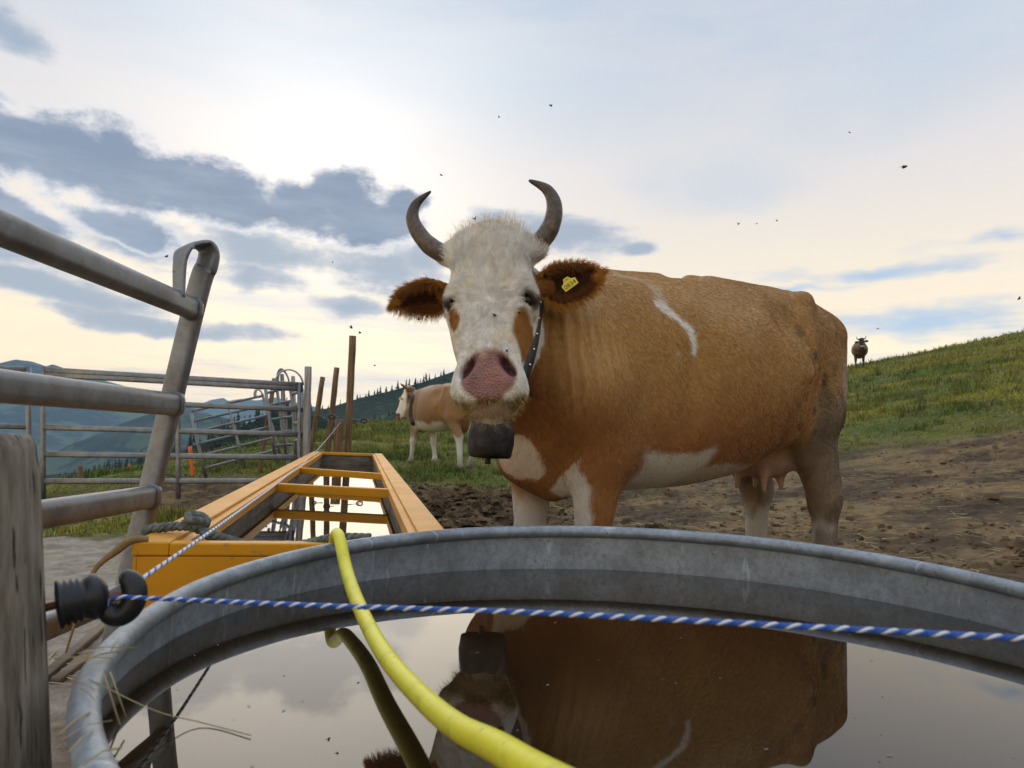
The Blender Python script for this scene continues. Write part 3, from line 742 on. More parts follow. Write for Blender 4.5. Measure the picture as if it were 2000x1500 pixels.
panel('livestock_panel', 'galvanised panel seen end-on between the stacked panel and the grey post', (at(578, 900, 8.5), at(592, 905, 8.2), at(571, 766, 8.5), at(590, 762, 8.2)),
      (.03, .30, .55, .80, .98), (.0, 1.0), .034, .036, .036)
# ------------------------------------------------------------------ posts round the trough end
def stake(name, label, a_, b_, r, mat, square=False, group='fence posts', cat='fence post'):
    A0, B0 = np.asarray(a_, float), np.asarray(b_, float)
    B0 = A0 + (B0 - A0) * ((A0[2] - ground_z(A0[0], A0[1]) + .12) / (A0[2] - B0[2]))
    P = np.array([B0 + (A0 - B0) * x for x in np.linspace(0, 1, 12)])
    V, Fs = sweep(P, rrect(2 * r, 2 * r, 3, .2) if square else circ(r, 14), 1 + .05 * (vnoise(np.c_[P * 3], 1, 5) - .5), up=(0, 1, 0))
    V = V + (fbm(V, 9, 2, 4)[:, None] - .5) * .012
    o = link(name, mesh_np(name, V, Fs), MATS[mat], None, not square); return tag(o, label, cat, group)
stake('fence_post', 'tallest brown wooden post behind the far end of the trough', at(689, 656, 8.4), at(679, 880, 8.4), .042, 'wood_post')
stake('fence_post', 'leaning brown wooden post, second tallest, left of the tallest post', at(658, 718, 8.6), at(640, 880, 8.6), .035, 'wood_post')
stake('fence_post', 'leaning brown wooden post just right of the grey post', at(631, 736, 8.9), at(607, 880, 8.9), .033, 'wood_post')
stake('fence_post', 'short thick dark post touching the tallest post', at(663, 819, 8.2), at(661, 880, 8.2), .055, 'wood_post')
stake('fence_post', 'square weathered grey post holding the end of the back panel', at(602, 716, 7.95), at(598, 890, 7.95), .034, 'wood_grey', True)
stake('fence_post', 'grey post rising behind the stacked panels', at(550, 731, 9.9), at(562, 890, 9.9), .026, 'wood_grey', True)
stake('fence_post', 'brown post behind the tilted panel', at(536, 739, 10.8), at(512, 890, 10.8), .032, 'wood_post')
stake('fence_post', 'grey post beside the hoops of the stacked panels', at(572, 735, 9.6), at(577, 890, 9.6), .024, 'wood_grey', True)
stake('fence_post', 'lone short wooden stake in the strip of grass at the left', at(157, 909, 10.5), at(156, 966, 10.5), .032, 'wood_post')
stake('marker_stake', 'orange plastic marker stake in the grass behind the panels', at(371, 872, 10.5), at(376, 922, 10.5), .026, 'orange_plastic', group='orange marker stakes', cat='stake')
stake('marker_stake', 'thin far orange marker stake at the edge of the drop', at(252, 906, 16), at(254, 930, 16), .022, 'orange_plastic', group='orange marker stakes', cat='stake')
# insulators on the posts by the trough
def hook_ins(label, c, d, s_=1.0):
    o = empty('insulator', tuple(c)); tag(o, label, 'insulator')
    tube('rod', np.array([c, c + d]), .006 * s_, MATS['zinc_rail'], o, 6)
    ring = [c + d + np.array((.035 * s_ * math.cos(x), 0, .022 * s_ * math.sin(x))) for x in np.linspace(0, 6.0, 18)]
    tube('ring', np.array(ring), .009 * s_, MATS['black_plastic'], o, 8)
hook_ins('small black insulator ring on the right of the tallest post', at(686, 818, 8.33), np.array((.16, -.05, -.02)))
hook_ins('small black insulator ring left of the second tallest post', at(662, 815, 8.2), np.array((-.07, -.05, .0)))
hook_ins('thin rod insulator at the leaning post', at(640, 816, 8.5), np.array((-.09, -.05, .0)), .7)
# ------------------------------------------------------------------ laths on the ground behind the tub
for lab, a_, b_ in (('long thin brown lath lying on the pale ground behind the insulator', (232, 1196), (60, 1345)), ('short dark lath lying nearer the tub', (160, 1290), (110, 1330))):
    A0, B0 = atz(*a_, .015), atz(*b_, .015)
    o = tube('wooden_lath', np.array([A0, (A0 + B0) / 2, B0]), 1, MATS['lath'], None, prof=rrect(.035, .02, 3, .2)); tag(o, lab, 'lath')
# ------------------------------------------------------------------ cattle: one skin grown over muscles and bones
class Skin:
    """a list of tapered elliptic limbs, blended smoothly into one field"""
    def __init__(s): s.ops = []
    def limb(s, p0, p1, r0, r1, k=0.04, side=(0, 1, 0), cut=False, box=2.0):
        """r = (side radius, other radius) at both ends"""
        p0 = np.asarray(p0, float); p1 = np.asarray(p1, float)
        r0 = np.broadcast_to(np.asarray(r0, float), (2,)); r1 = np.broadcast_to(np.asarray(r1, float), (2,))
        ax = p1 - p0; L = np.linalg.norm(ax)
        ax = ax / L if L > 1e-6 else np.array([0, 0, 1.0])
        sd = np.asarray(side, float); sd = sd - (sd @ ax) * ax; sd = nrm(sd); up = np.cross(ax, sd)
        R = max(r0.max(), r1.max()) + 1.6 * k + 0.02
        lo = np.minimum(p0, p1) - R; hi = np.maximum(p0, p1) + R
        def f(X, Y, Z):
            q = (X - p0[0], Y - p0[1], Z - p0[2])
            l = q[0] * ax[0] + q[1] * ax[1] + q[2] * ax[2]
            a = q[0] * sd[0] + q[1] * sd[1] + q[2] * sd[2]
            b = q[0] * up[0] + q[1] * up[1] + q[2] * up[2]
            t = np.clip(l / max(L, 1e-6), 0, 1)
            ra = r0[0] + t * (r1[0] - r0[0]); rb = r0[1] + t * (r1[1] - r0[1])
            le = l - t * L
            m = np.minimum(ra, rb)
            return (np.sqrt((a / ra) ** 2 + (b / rb) ** 2 + (le / m) ** 2) - 1) * m
        s.ops.append((f, lo, hi, k, cut)); return s
    def ball(s, c, r, k=0.04, axes=None, cut=False):
        c = np.asarray(c, float); r = np.broadcast_to(np.asarray(r, float), (3,))
        A = np.eye(3) if axes is None else np.asarray(axes, float)     # rows: axes
        ext = np.abs(A.T) @ r + 1.6 * k + 0.02
        m = r.min()
        def f(X, Y, Z):
            q = (X - c[0], Y - c[1], Z - c[2]); acc = 0
            for i in range(3):
                acc = acc + ((q[0] * A[i, 0] + q[1] * A[i, 1] + q[2] * A[i, 2]) / r[i]) ** 2
            return (np.sqrt(acc) - 1) * m
        s.ops.append((f, c - ext, c + ext, k, cut)); return s
    def loft(s, ts, cx, A, a, b, nu=2.0, nd=2.0, k=0.04):
        """stack of sections along local axis 0 of frame A (rows e0, e1, e2); cx = centre offset in (e1, e2); a, b half sizes"""
        o, A = np.asarray(A[0], float), np.asarray(A[1], float)
        ts = np.asarray(ts, float); order = np.argsort(ts); ts = ts[order]
        cx = np.asarray(cx, float)[order]; a = np.asarray(a, float)[order]; b = np.asarray(b, float)[order]
        R = max(a.max(), b.max()) + np.abs(cx).max() + 0.1
        ends = np.array([o + A[0] * ts[0], o + A[0] * ts[-1]])
        lo = ends.min(0) - R - 0.05; hi = ends.max(0) + R + 0.05
        def f(X, Y, Z):
            q = (X - o[0], Y - o[1], Z - o[2])
            e = [q[0] * A[i, 0] + q[1] * A[i, 1] + q[2] * A[i, 2] for i in range(3)]
            t = np.clip(e[0], ts[0], ts[-1])
            aa = np.interp(t, ts, a); bb = np.interp(t, ts, b)
            d1 = e[1] - np.interp(t, ts, cx[:, 0]); d2 = e[2] - np.interp(t, ts, cx[:, 1])
            n = np.where(d2 > 0, nu, nd)
            m = np.minimum(aa, bb)
            rr = (np.abs(d1 / aa) ** n + np.abs(d2 / bb) ** n) ** (1 / n)
            d = (rr - 1) * m
            ex = np.abs(e[0] - t)
            return np.where(ex > 0, np.sqrt(np.maximum(d, 0) ** 2 + ex ** 2) + np.minimum(d, 0) * 0, d)
        s.ops.append((f, lo, hi, k, False)); return s
    def field(s, lo, hi, h):
        lo = np.asarray(lo, float); n = np.ceil((np.asarray(hi, float) - lo) / h).astype(int) + 1
        g = [lo[i] + h * np.arange(n[i]) for i in range(3)]
        Fd = np.full(n, 1.0, np.float32)
        for f, a, b, k, cut in s.ops:
            i0 = [max(0, int((a[i] - lo[i]) / h) - 1) for i in range(3)]
            i1 = [min(n[i], int((b[i] - lo[i]) / h) + 2) for i in range(3)]
            if any(i1[i] <= i0[i] for i in range(3)): continue
            w = tuple(slice(i0[i], i1[i]) for i in range(3))
            X = g[0][w[0]][:, None, None]; Y = g[1][w[1]][None, :, None]; Z = g[2][w[2]][None, None, :]
            d = f(X, Y, Z); c = Fd[w]
            if cut:
                d = -d
                hh = np.maximum(k - np.abs(c - d), 0) / k
                Fd[w] = np.maximum(c, d) + hh * hh * k * 0.25
            else:
                hh = np.maximum(k - np.abs(c - d), 0) / k
                Fd[w] = np.minimum(c, d) - hh * hh * k * 0.25
        return Fd
def surface(Fd, lo, h):
    """surface net of the zero level"""
    lo = np.asarray(lo, float); n = np.array(Fd.shape); S = Fd < 0
    m = tuple(n - 1); acc = np.zeros(m + (3,), np.float32); cnt = np.zeros(m, np.float32)
    faces = []
    idx_cells = -np.ones(m, np.int64)
    cross = []
    for ax in range(3):
        A = [slice(None)] * 3; B = [slice(None)] * 3
        A[ax] = slice(0, -1); B[ax] = slice(1, None)
        x = S[tuple(A)] != S[tuple(B)]
        I = np.argwhere(x)
        f0 = Fd[tuple(A)][x]; f1 = Fd[tuple(B)][x]
        p = I.astype(np.float32); p[:, ax] += f0 / (f0 - f1)
        o1, o2 = [a for a in range(3) if a != ax]
        cross.append((ax, I, S[tuple(A)][x]))
        for d1 in (0, 1):
            for d2 in (0, 1):
                J = I.copy(); J[:, o1] -= d1; J[:, o2] -= d2
                ok = ((J >= 0) & (J < np.array(m))).all(1)
                Jk = tuple(J[ok].T)
                np.add.at(cnt, Jk, 1.0)
                for c in range(3): np.add.at(acc[..., c], Jk, p[ok][:, c])
    act = cnt > 0
    idx_cells[act] = np.arange(act.sum())
    V = lo + (acc[act] / cnt[act][:, None]) * h
    for ax, I, sg in cross:
        o1, o2 = [(1, 2), (2, 0), (0, 1)][ax]
        ok = (I[:, o1] > 0) & (I[:, o2] > 0) & (I[:, o1] < n[o1] - 1) & (I[:, o2] < n[o2] - 1)
        J = I[ok]; s_ = sg[ok]
        def c(d1, d2):
            K = J.copy(); K[:, o1] -= d1; K[:, o2] -= d2; return idx_cells[tuple(K.T)]
        q = np.stack([c(1, 1), c(0, 1), c(0, 0), c(1, 0)], 1)
        q[~s_] = q[~s_][:, ::-1]
        faces.append(q)
    Fq = np.concatenate(faces)
    Fq = Fq[(Fq >= 0).all(1)]
    return V, Fq
def relax(V, Fq, it=2, lam=0.5):
    for _ in range(it):
        acc = np.zeros_like(V); c = np.zeros(len(V))
        for j in range(4):
            a, b = Fq[:, j], Fq[:, (j + 1) % 4]
            for k in range(3): acc[:, k] += np.bincount(a, V[b, k], len(V)) + np.bincount(b, V[a, k], len(V))
            c += np.bincount(a, minlength=len(V)) + np.bincount(b, minlength=len(V))
        V = V + lam * (acc / np.maximum(c, 1)[:, None] - V)
    return V

# measurements of one animal, metres, x forward, y left, z up
TRUNK_X = [-.90, -.86, -.78, -.68, -.56, -.42, -.22, .00, .20, .38, .50, .60, .68, .73]
TRUNK_T = [1.17, 1.26, 1.325, 1.36, 1.38, 1.39, 1.39, 1.385, 1.375, 1.36, 1.33, 1.26, 1.17, 1.05]
TRUNK_B = [1.00, .94, .90, .88, .84, .755, .665, .63, .62, .62, .63, .65, .72, .84]
TRUNK_W = [.07, .14, .205, .25, .285, .325, .365, .375, .355, .31, .265, .22, .17, .10]
def cow_skin(E, U, V3, N, legs, neck_mid=None):
    """E: point between the eyes; U, V3, N: right, up and out of the face (all in the animal's frame)"""
    s = Skin()
    zt, zb = np.array(TRUNK_T), np.array(TRUNK_B)
    mid = zb + (zt - zb) * 0.46
    # upper and lower half have their own heights: lofts share centre, so use two
    A = np.array([[1, 0, 0], [0, 1, 0], [0, 0, 1.0]])
    s.loft(TRUNK_X, np.c_[np.zeros(len(mid)), mid], ((0, 0, 0), A), TRUNK_W, (zt - zb) * 0.505, nu=2.25, nd=2.25, k=0.05)
    # paunch on both sides, ribs, loin hollow
    s.ball((-.12, .115, .95), (.44, .255, .28), 0.08); s.ball((-.12, -.115, .95), (.44, .255, .28), 0.08)
    for sg in (1, -1):
        for q in range(7):                                                           # faint ribs
            xr = .26 - .085 * q
            s.limb((xr, .20 * sg, 1.25), (xr - .13, .345 * sg - .02 * sg * (q == 0), .98), (.024, .026), (.023, .026), 0.03)
    s.ball((-.05, 0, .82), (.45, .26, .19), 0.10)
    for sg in (1, -1):
        s.ball((-.49, .245 * sg, 1.275), (.045, .04, .04), 0.05)                     # hook bone
        s.ball((-.87, .10 * sg, 1.19), (.045, .04, .045), 0.08)                     # pin bone
        s.limb((-.50, .205 * sg, 1.20), (-.84, .11 * sg, 1.15), (.06, .05), (.06, .06), 0.07)
        s.limb((-.48, .17 * sg, 1.27), (-.05, .14 * sg, 1.31), (.03, .03), (.04, .04), 0.05)
        s.limb((-.62, .165 * sg, 1.12), (-.65, .19 * sg, .84), (.125, .22), (.105, .15), 0.06)   # thigh
        s.limb((-.70, .16 * sg, 1.12), (-.80, .17 * sg, .80), (.09, .12), (.06, .07), 0.07)
        s.ball((-.43, .21 * sg, .86), (.09, .075, .12), 0.08)                        # stifle
        hk = np.array(legs['hock_l' if sg > 0 else 'hock_r'], float); ft = np.array(legs['hind_l' if sg > 0 else 'hind_r'], float)
        s.limb((-.60, .19 * sg, .84), hk, (.09, .135), (.056, .078), 0.06)
        s.ball(hk + (.005, 0, .01), (.070, .058, .08), 0.03)
        s.limb(hk + (-.03, 0, .07), hk + (-.045, 0, .02), (.025, .03), (.025, .03), 0.03)
        s.limb(hk, ft + (-.02, 0, .13), (.050, .058), (.040, .044), 0.03)
        s.ball(ft + (-.01, 0, .115), (.05, .046, .045), 0.025)
        s.limb(ft + (-.01, 0, .11), ft + (.03, 0, .05), (.042, .045), (.05, .055), 0.02)
        kn = np.array(legs['knee_l' if sg > 0 else 'knee_r'], float); ff = np.array(legs['fore_l' if sg > 0 else 'fore_r'], float)
        s.limb((.37, .17 * sg, 1.17), (.58, .205 * sg, .90), (.10, .14), (.115, .13), 0.06)      # shoulder blade
        s.ball((.63, .165 * sg, .90), (.10, .095, .12), 0.08)
        s.limb((.57, .195 * sg, .92), (.47, .19 * sg, .74), (.11, .14), (.09, .12), 0.06)
        s.limb((.50, .18 * sg, .80), kn + (0, 0, .02), (.078, .115), (.048, .052), 0.06)
        s.ball(kn, (.055, .052, .065), 0.03)
        s.limb(kn, ff + (-.01, 0, .13), (.042, .045), (.036, .038), 0.03)
        s.ball(ff + (-.01, 0, .115), (.047, .045, .042), 0.025)
        s.limb(ff + (-.01, 0, .11), ff + (.03, 0, .05), (.042, .044), (.05, .055), 0.02)
        s.limb((.225, .415 * sg, 1.14), (.265, .42 * sg, .78), (.075, .05), (.075, .045), 0.06, cut=True)     # hollow behind the shoulder
        s.ball((-.34, .385 * sg, 1.205), (.13, .115, .105), 0.08, cut=True)                                    # flank hollow
        s.limb((-.40, .24 * sg, .80), (-.26, .315 * sg, .95), (.016, .02), (.012, .012), 0.04)                # flank fold
        s.limb((-.46, .27 * sg, 1.22), (-.47, .295 * sg, .98), (.016, .018), (.014, .016), 0.04)
    # spine, tail
    s.limb((.34, 0, 1.34), (.1, 0, 1.35), (.04, .03), (.04, .03), 0.04)
    s.limb((-.1, 0, 1.36), (-.7, 0, 1.335), (.03, .03), (.05, .03), 0.04)
    s.limb((-.74, 0, 1.325), (-.92, 0, 1.28), (.045, .04), (.034, .034), 0.05)
    tl = [(-.92, 0, 1.30), (-.975, .0, 1.15), (-.985, .01, .95), (-.97, .03, .72), (-.96, .05, .52)]
    for i in range(4): s.limb(tl[i], tl[i + 1], .034 - .004 * i, .030 - .004 * i, 0.02)
    s.limb(tl[4], (-.955, .06, .36), (.02, .022), (.035, .04), 0.02)
    # brisket, dewlap, udder
    s.ball((.62, 0, .77), (.15, .125, .16), 0.08)
    s.limb((.68, 0, .70), (.56, 0, .615), (.055, .07), (.07, .05), 0.06)
    s.ball((-.56, 0, .78), (.17, .15, .15), 0.05); s.ball((-.58, .05, .69), (.12, .09, .10), 0.05); s.ball((-.58, -.05, .69), (.12, .09, .10), 0.05)
    for tx, ty in ((-.51, .06), (-.51, -.06), (-.63, .055), (-.63, -.055)):
        s.limb((tx, ty, .64), (tx + .01, ty * 1.15, .555), .02, .012, 0.025)
    # neck
    Hb = E - N * .185 + V3 * .05
    Hj = E - N * .17 - V3 * .07
    n0 = np.array((.40, 0, 1.03)); n1 = np.array((.60, 0, 1.06)) if neck_mid is None else np.asarray(neck_mid, float)
    s.limb(n0, n1, (.20, .26), (.145, .215), 0.10)
    s.limb(n1, Hb, (.14, .20), (.085, .115), 0.08)
    s.limb(n1 - (0, 0, .12), Hj, (.08, .13), (.07, .08), 0.08)
    s.limb((.40, 0, 1.25), Hb + V3 * .0, (.08, .06), (.05, .05), 0.08)             # crest
    s.limb(Hj - V3 * .03 - N * .02, (.66, 0, .80), (.03, .06), (.05, .09), 0.06, side=(0, 1, 0))   # throat fold
    # head
    H = lambda u, v, n: E + U * u + V3 * v + N * n
    A = np.array([V3, U, N]); AB = A[[1, 0, 2]]
    tv = [.238, .222, .18, .12, .06, .0, -.05, -.10, -.15, -.19, -.225, -.26, -.285, -.30]
    hw = [.078, .098, .108, .108, .105, .101, .092, .081, .072, .071, .076, .077, .072, .063]
    hc = [-.09, -.085, -.083, -.085, -.085, -.085, -.08, -.068, -.052, -.042, -.038, -.040, -.045, -.05]
    hd = [.045, .068, .083, .090, .093, .094, .095, .092, .086, .080, .078, .075, .068, .058]
    s.loft(tv, np.c_[np.zeros(len(hc)), hc], (E, A), hw, hd, nu=2.5, nd=2.0, k=0.03)
    s.ball(H(0, .216, -.075), (.092, .030, .05), 0.03, AB)                         # poll
    s.ball(H(0, .10, -.022), (.075, .12, .026), 0.05, AB)                          # forehead
    s.limb(H(0, .03, -.012), H(0, -.17, .0), (.040, .03), (.040, .03), 0.05, side=U)
    for sg in (1, -1):
        s.ball(H(.084 * sg, .022, -.040), (.030, .036, .038), 0.04, AB)             # orbit
        s.limb(H(.078 * sg, .050, -.006), H(.108 * sg, .026, -.036), (.014, .016), (.013, .014), 0.025, side=V3)  # brow ridge
        s.limb(H(.096 * sg, -.016, -.014), H(.112 * sg, -.020, -.044), .0075, .007, 0.014)     # lower lid
        s.limb(H(.066 * sg, -.035, .000), H(.054 * sg, -.16, .004), (.014, .012), (.012, .012), 0.03)             # facial crest
        s.limb(H(.082 * sg, -.02, -.11), H(.064 * sg, -.16, -.085), (.03, .075), (.024, .05), 0.05, side=U)       # cheek
        s.ball(H(.082 * sg, -.04, -.13), (.032, .09, .07), 0.05, AB)                # jaw muscle
        s.limb(H(.092 * sg, .175, -.075), H(.128 * sg, .185, -.075), (.036, .036), (.029, .029), 0.03)   # horn base
        s.limb(H(.10 * sg, .085, -.12), H(.14 * sg, .085, -.125), (.035, .03), (.025, .025), 0.03)        # ear base
        s.ball(H(.062 * sg, -.222, .012), (.030, .042, .026), 0.025, AB)            # nostril wing
        s.ball(H(.066 * sg, -.262, -.004), (.036, .036, .040), 0.03, AB)            # upper lip
    s.ball(H(0, -.235, .016), (.055, .05, .026), 0.03, AB)                         # nose plate
    s.ball(H(0, -.287, .012), (.052, .022, .030), 0.02, AB)
    s.ball(H(0, -.325, -.008), (.056, .024, .036), 0.014, AB)                      # lower lip and chin
    s.ball(H(0, -.343, -.022), (.034, .021, .03), 0.02, AB)
    s.limb(H(0, -.30, -.06), H(0, -.12, -.14), (.045, .03), (.065, .05), 0.04, side=U)
    for sg in (1, -1):
        s.ball(H(.106 * sg, .000, -.012), (.030, .0165, .030), 0.008, AB, cut=True)   # eye opening
        s.limb(H(.072 * sg, .022, .000), H(.114 * sg, .018, -.030), .009, .008, 0.010)  # upper lid
        s.limb(H(.076 * sg, -.016, -.004), H(.112 * sg, -.020, -.036), .006, .006, 0.010)
        c_, s_ = math.cos(.60), math.sin(.60)
        B = np.array([U * c_ + V3 * s_ * sg, -U * s_ * sg + V3 * c_, N])
        s.ball(H(.056 * sg, -.206, .052), (.0165, .038, .046), 0.007, B, cut=True)  # nostril
    s.limb(H(-.05, -.305, .036), H(.05, -.305, .036), (.006, .014), (.006, .014), 0.006, side=V3, cut=True)   # mouth line
    s.limb(H(-.05, -.305, .034), H(-.092, -.288, -.03), (.005, .008), (.004, .006), 0.006, side=V3, cut=True)
    s.limb(H(.05, -.305, .034), H(.092, -.288, -.03), (.005, .008), (.004, .006), 0.006, side=V3, cut=True)
    return s
STD_LEGS = dict(hock_l=(-.79, .18, .52), hock_r=(-.79, -.18, .52), hind_l=(-.75, .18, 0), hind_r=(-.75, -.18, 0),
                knee_l=(.52, .165, .41), knee_r=(.52, -.165, .41), fore_l=(.51, .165, 0), fore_r=(.51, -.165, 0))
# ---- hide materials
t = material('hide')
cc = t.node('ShaderNodeAttribute', attribute_name='coat').outputs['Color']
fine = t.noise(t.mapping(t.obj, scale=(30, 60, 160)), 3.0, 4, 0.6)
blot = t.noise(t.obj, 9.0, 4, 0.6)
c1 = t.mix(t.smooth(fine, 0.25, 0.8), t.mix(1.0, cc, (0.80, 0.78, 0.74), 'MULTIPLY'), cc)
setp(t, col=t.mix(t.smooth(blot, 0.3, 0.75, 0, 0.35), c1, t.mix(1.0, c1, (0.82, 0.76, 0.68), 'MULTIPLY')), rough=0.62, spec=0.25, sheen=0.15)
wet = t.node('ShaderNodeAttribute', attribute_name='wet').outputs['Fac']
peb = t.node('ShaderNodeTexVoronoi'); t.put(peb.inputs['Vector'], t.obj); peb.inputs['Scale'].default_value = 190.0
setp(t, rough=t.math('SUBTRACT', .62, t.math('MULTIPLY', wet, .34)), spec=t.math('ADD', .25, t.math('MULTIPLY', wet, .35)))
setp(t, normal=bump(t, t.math('MULTIPLY', peb.outputs['Distance'], wet), .004, .8, bump(t, t.math('ADD', t.math('MULTIPLY', fine, 0.6), t.noise(t.obj, 28.0, 3, 0.6)), 0.004, 0.5)))
t = material('coat_hair')
cc = t.node('ShaderNodeAttribute', attribute_name='coat').outputs['Color']
setp(t, col=cc, rough=0.62, spec=0.12)
t = material('horn')
g = t.node('ShaderNodeAttribute', attribute_name='along').outputs['Fac']
bands = t.noise(t.obj, 70.0, 5, 0.6)
hc_ = t.ramp(g, [(0.0, (.105, .075, .055)), (0.3, (.15, .11, .085)), (0.62, (.115, .082, .062)), (0.85, (.07, .045, .032)), (1.0, (.035, .024, .02))])
setp(t, col=t.mix(t.smooth(bands, .35, .7), t.mix(1.0, hc_, (.55, .5, .46), 'MULTIPLY'), hc_), rough=0.42, spec=0.4, normal=bump(t, bands, 0.003, 0.5))
t = material('eye_dark'); setp(t, col=(.010, .007, .005), rough=0.10, spec=0.35)
t = material('hoof'); setp(t, col=t.mix(t.noise(t.obj, 30, 3), (.05, .04, .03), (.16, .12, .08)), rough=0.7)

def ear_mesh(L, Wm, cup, k=14, m=11, th=0.006):
    """leaf-shaped shell: axis +x, width y, opens towards +z"""
    ts = np.linspace(0, 1, k) ** .85; ss = np.linspace(-1, 1, m)
    W_ = np.interp(ts, [0, .15, .35, .55, .75, .9, 1.0], [.42, .72, 1.0, .98, .76, .46, .12]) * Wm
    T, S = np.meshgrid(ts, ss, indexing='ij'); Wg = np.repeat(W_[:, None], m, 1)
    ang = S * np.interp(T, [0, .3, 1], [2.3, 1.45, .75])
    y = Wg * np.sin(ang) / np.maximum(np.sin(np.minimum(np.interp(T, [0, .3, 1], [2.3, 1.45, .75]), 1.57)), .2)
    z = -Wg * cup * (np.cos(ang) + .2)
    x = T * L + 0.012 * np.sin(3 * S + 6 * T) * T
    Vi = np.stack([x, y, z], -1).reshape(-1, 3)
    nrm_ = np.stack([0 * ang, np.sin(ang), -np.cos(ang)], -1).reshape(-1, 3)
    edge = (np.sqrt(np.clip(1 - np.abs(S) ** 4, 0.05, 1)) * np.clip((1.02 - T) * 6, .15, 1)).reshape(-1, 1)
    Vo = Vi + nrm_ * th * edge
    V = np.r_[Vi, Vo]; nI = len(Vi)
    i, j = np.meshgrid(np.arange(k - 1), np.arange(m - 1), indexing='ij')
    q = np.stack([i * m + j, (i + 1) * m + j, (i + 1) * m + j + 1, i * m + j + 1], -1).reshape(-1, 4)
    Q = [q, q[:, ::-1] + nI]
    rim = [(a * m, (a + 1) * m, (a + 1) * m + nI, a * m + nI) for a in range(k - 1)]
    rim += [((a + 1) * m + m - 1, a * m + m - 1, a * m + m - 1 + nI, (a + 1) * m + m - 1 + nI) for a in range(k - 1)]
    rim += [((k - 1) * m + b, (k - 1) * m + b + nI, (k - 1) * m + b + 1 + nI, (k - 1) * m + b + 1) for b in range(m - 1)]
    Q.append(np.array(rim))
    return V, np.concatenate(Q), T.ravel(), S.ravel()

def hoof_mesh():
    P = np.array([(-.045, 0, .075), (-.02, 0, .045), (.0, 0, .0)])
    bm = bmesh.new()
    for sg in (1, -1):
        pr = []
        for z, xs, ys, xo in ((.0, .068, .030, .03), (.03, .062, .029, .022), (.065, .05, .026, .008), (.08, .042, .022, .0)):
            ring = []
            for a in np.linspace(0, 2 * np.pi, 12, endpoint=False):
                ring.append(bm.verts.new((xo + xs * math.cos(a) * (1.1 if math.cos(a) > 0 else .8), sg * .027 + ys * math.sin(a), z)))
            pr.append(ring)
        for r0, r1 in zip(pr[:-1], pr[1:]):
            for i in range(12): bm.faces.new((r0[i], r0[(i + 1) % 12], r1[(i + 1) % 12], r1[i]))
        bm.faces.new(pr[-1]); bm.faces.new(pr[0][::-1])
    me = bpy.data.meshes.new('hoof'); bm.to_mesh(me); bm.free(); return me
HOOF = hoof_mesh()

def make_hair(name, roots, dirs, normals, lens, cols, parent, radius=0.0006, npt=4, lift=0.35, curl=0.0, mat='coat_hair', droop=0.0):
    """strands as hair curves; all arrays per strand"""
    n = len(roots); ts = np.linspace(0, 1, npt)
    pos = np.zeros((n, npt, 3), np.float32)
    side = np.cross(dirs, normals); ph = rng.random(n) * 6.28
    for i, tt in enumerate(ts):
        up_ = lift * tt * (1 - .45 * tt)
        w = curl * tt
        p = roots + (dirs * tt + normals * up_) * lens[:, None]
        if curl: p = p + side * (np.sin(ph + tt * 5.0) * w * lens)[:, None] + normals * (np.cos(ph * 1.7 + tt * 4.0) * w * .5 * lens)[:, None]
        if droop: p = p - np.array((0, 0, 1.0)) * (droop * tt * tt * lens)[:, None]
        pos[:, i] = p
    hc = bpy.data.hair_curves.new(name)
    hc.add_curves([npt] * n)
    hc.attributes['position'].data.foreach_set('vector', pos.ravel()) if 'position' in hc.attributes else hc.position_data.foreach_set('vector', pos.ravel())
    ra = hc.attributes.get('radius') or hc.attributes.new('radius', 'FLOAT', 'POINT')
    ra.data.foreach_set('value', np.tile(radius * np.array([1.0] + [1 - .8 * (k_ / (npt - 1)) for k_ in range(1, npt)], np.float32), n))
    ca = hc.attributes.new('coat', 'FLOAT_COLOR', 'CURVE')
    ca.data.foreach_set('color', np.c_[cols, np.ones(n)].astype(np.float32).ravel())
    hc.materials.append(MATS[mat])
    o = bpy.data.objects.new(name, hc); COL.objects.link(o); o.parent = parent
    return o
def sample_mesh(V, Q, n, weight=None):
    """random points on quads, area weighted: position, normal, face index, barycentric verts"""
    a, b, c, d = (V[Q[:, i]] for i in range(4))
    nn = np.cross(c - a, d - b); ar = np.linalg.norm(nn, axis=1) + 1e-12; N = nn / ar[:, None]
    w = ar if weight is None else ar * weight
    f = rng.choice(len(Q), n, p=w / w.sum())
    s, t_ = rng.random(n)[:, None], rng.random(n)[:, None]
    P = (a[f] * (1 - s) + b[f] * s) * (1 - t_) + (d[f] * (1 - s) + c[f] * s) * t_
    return P, N[f], f

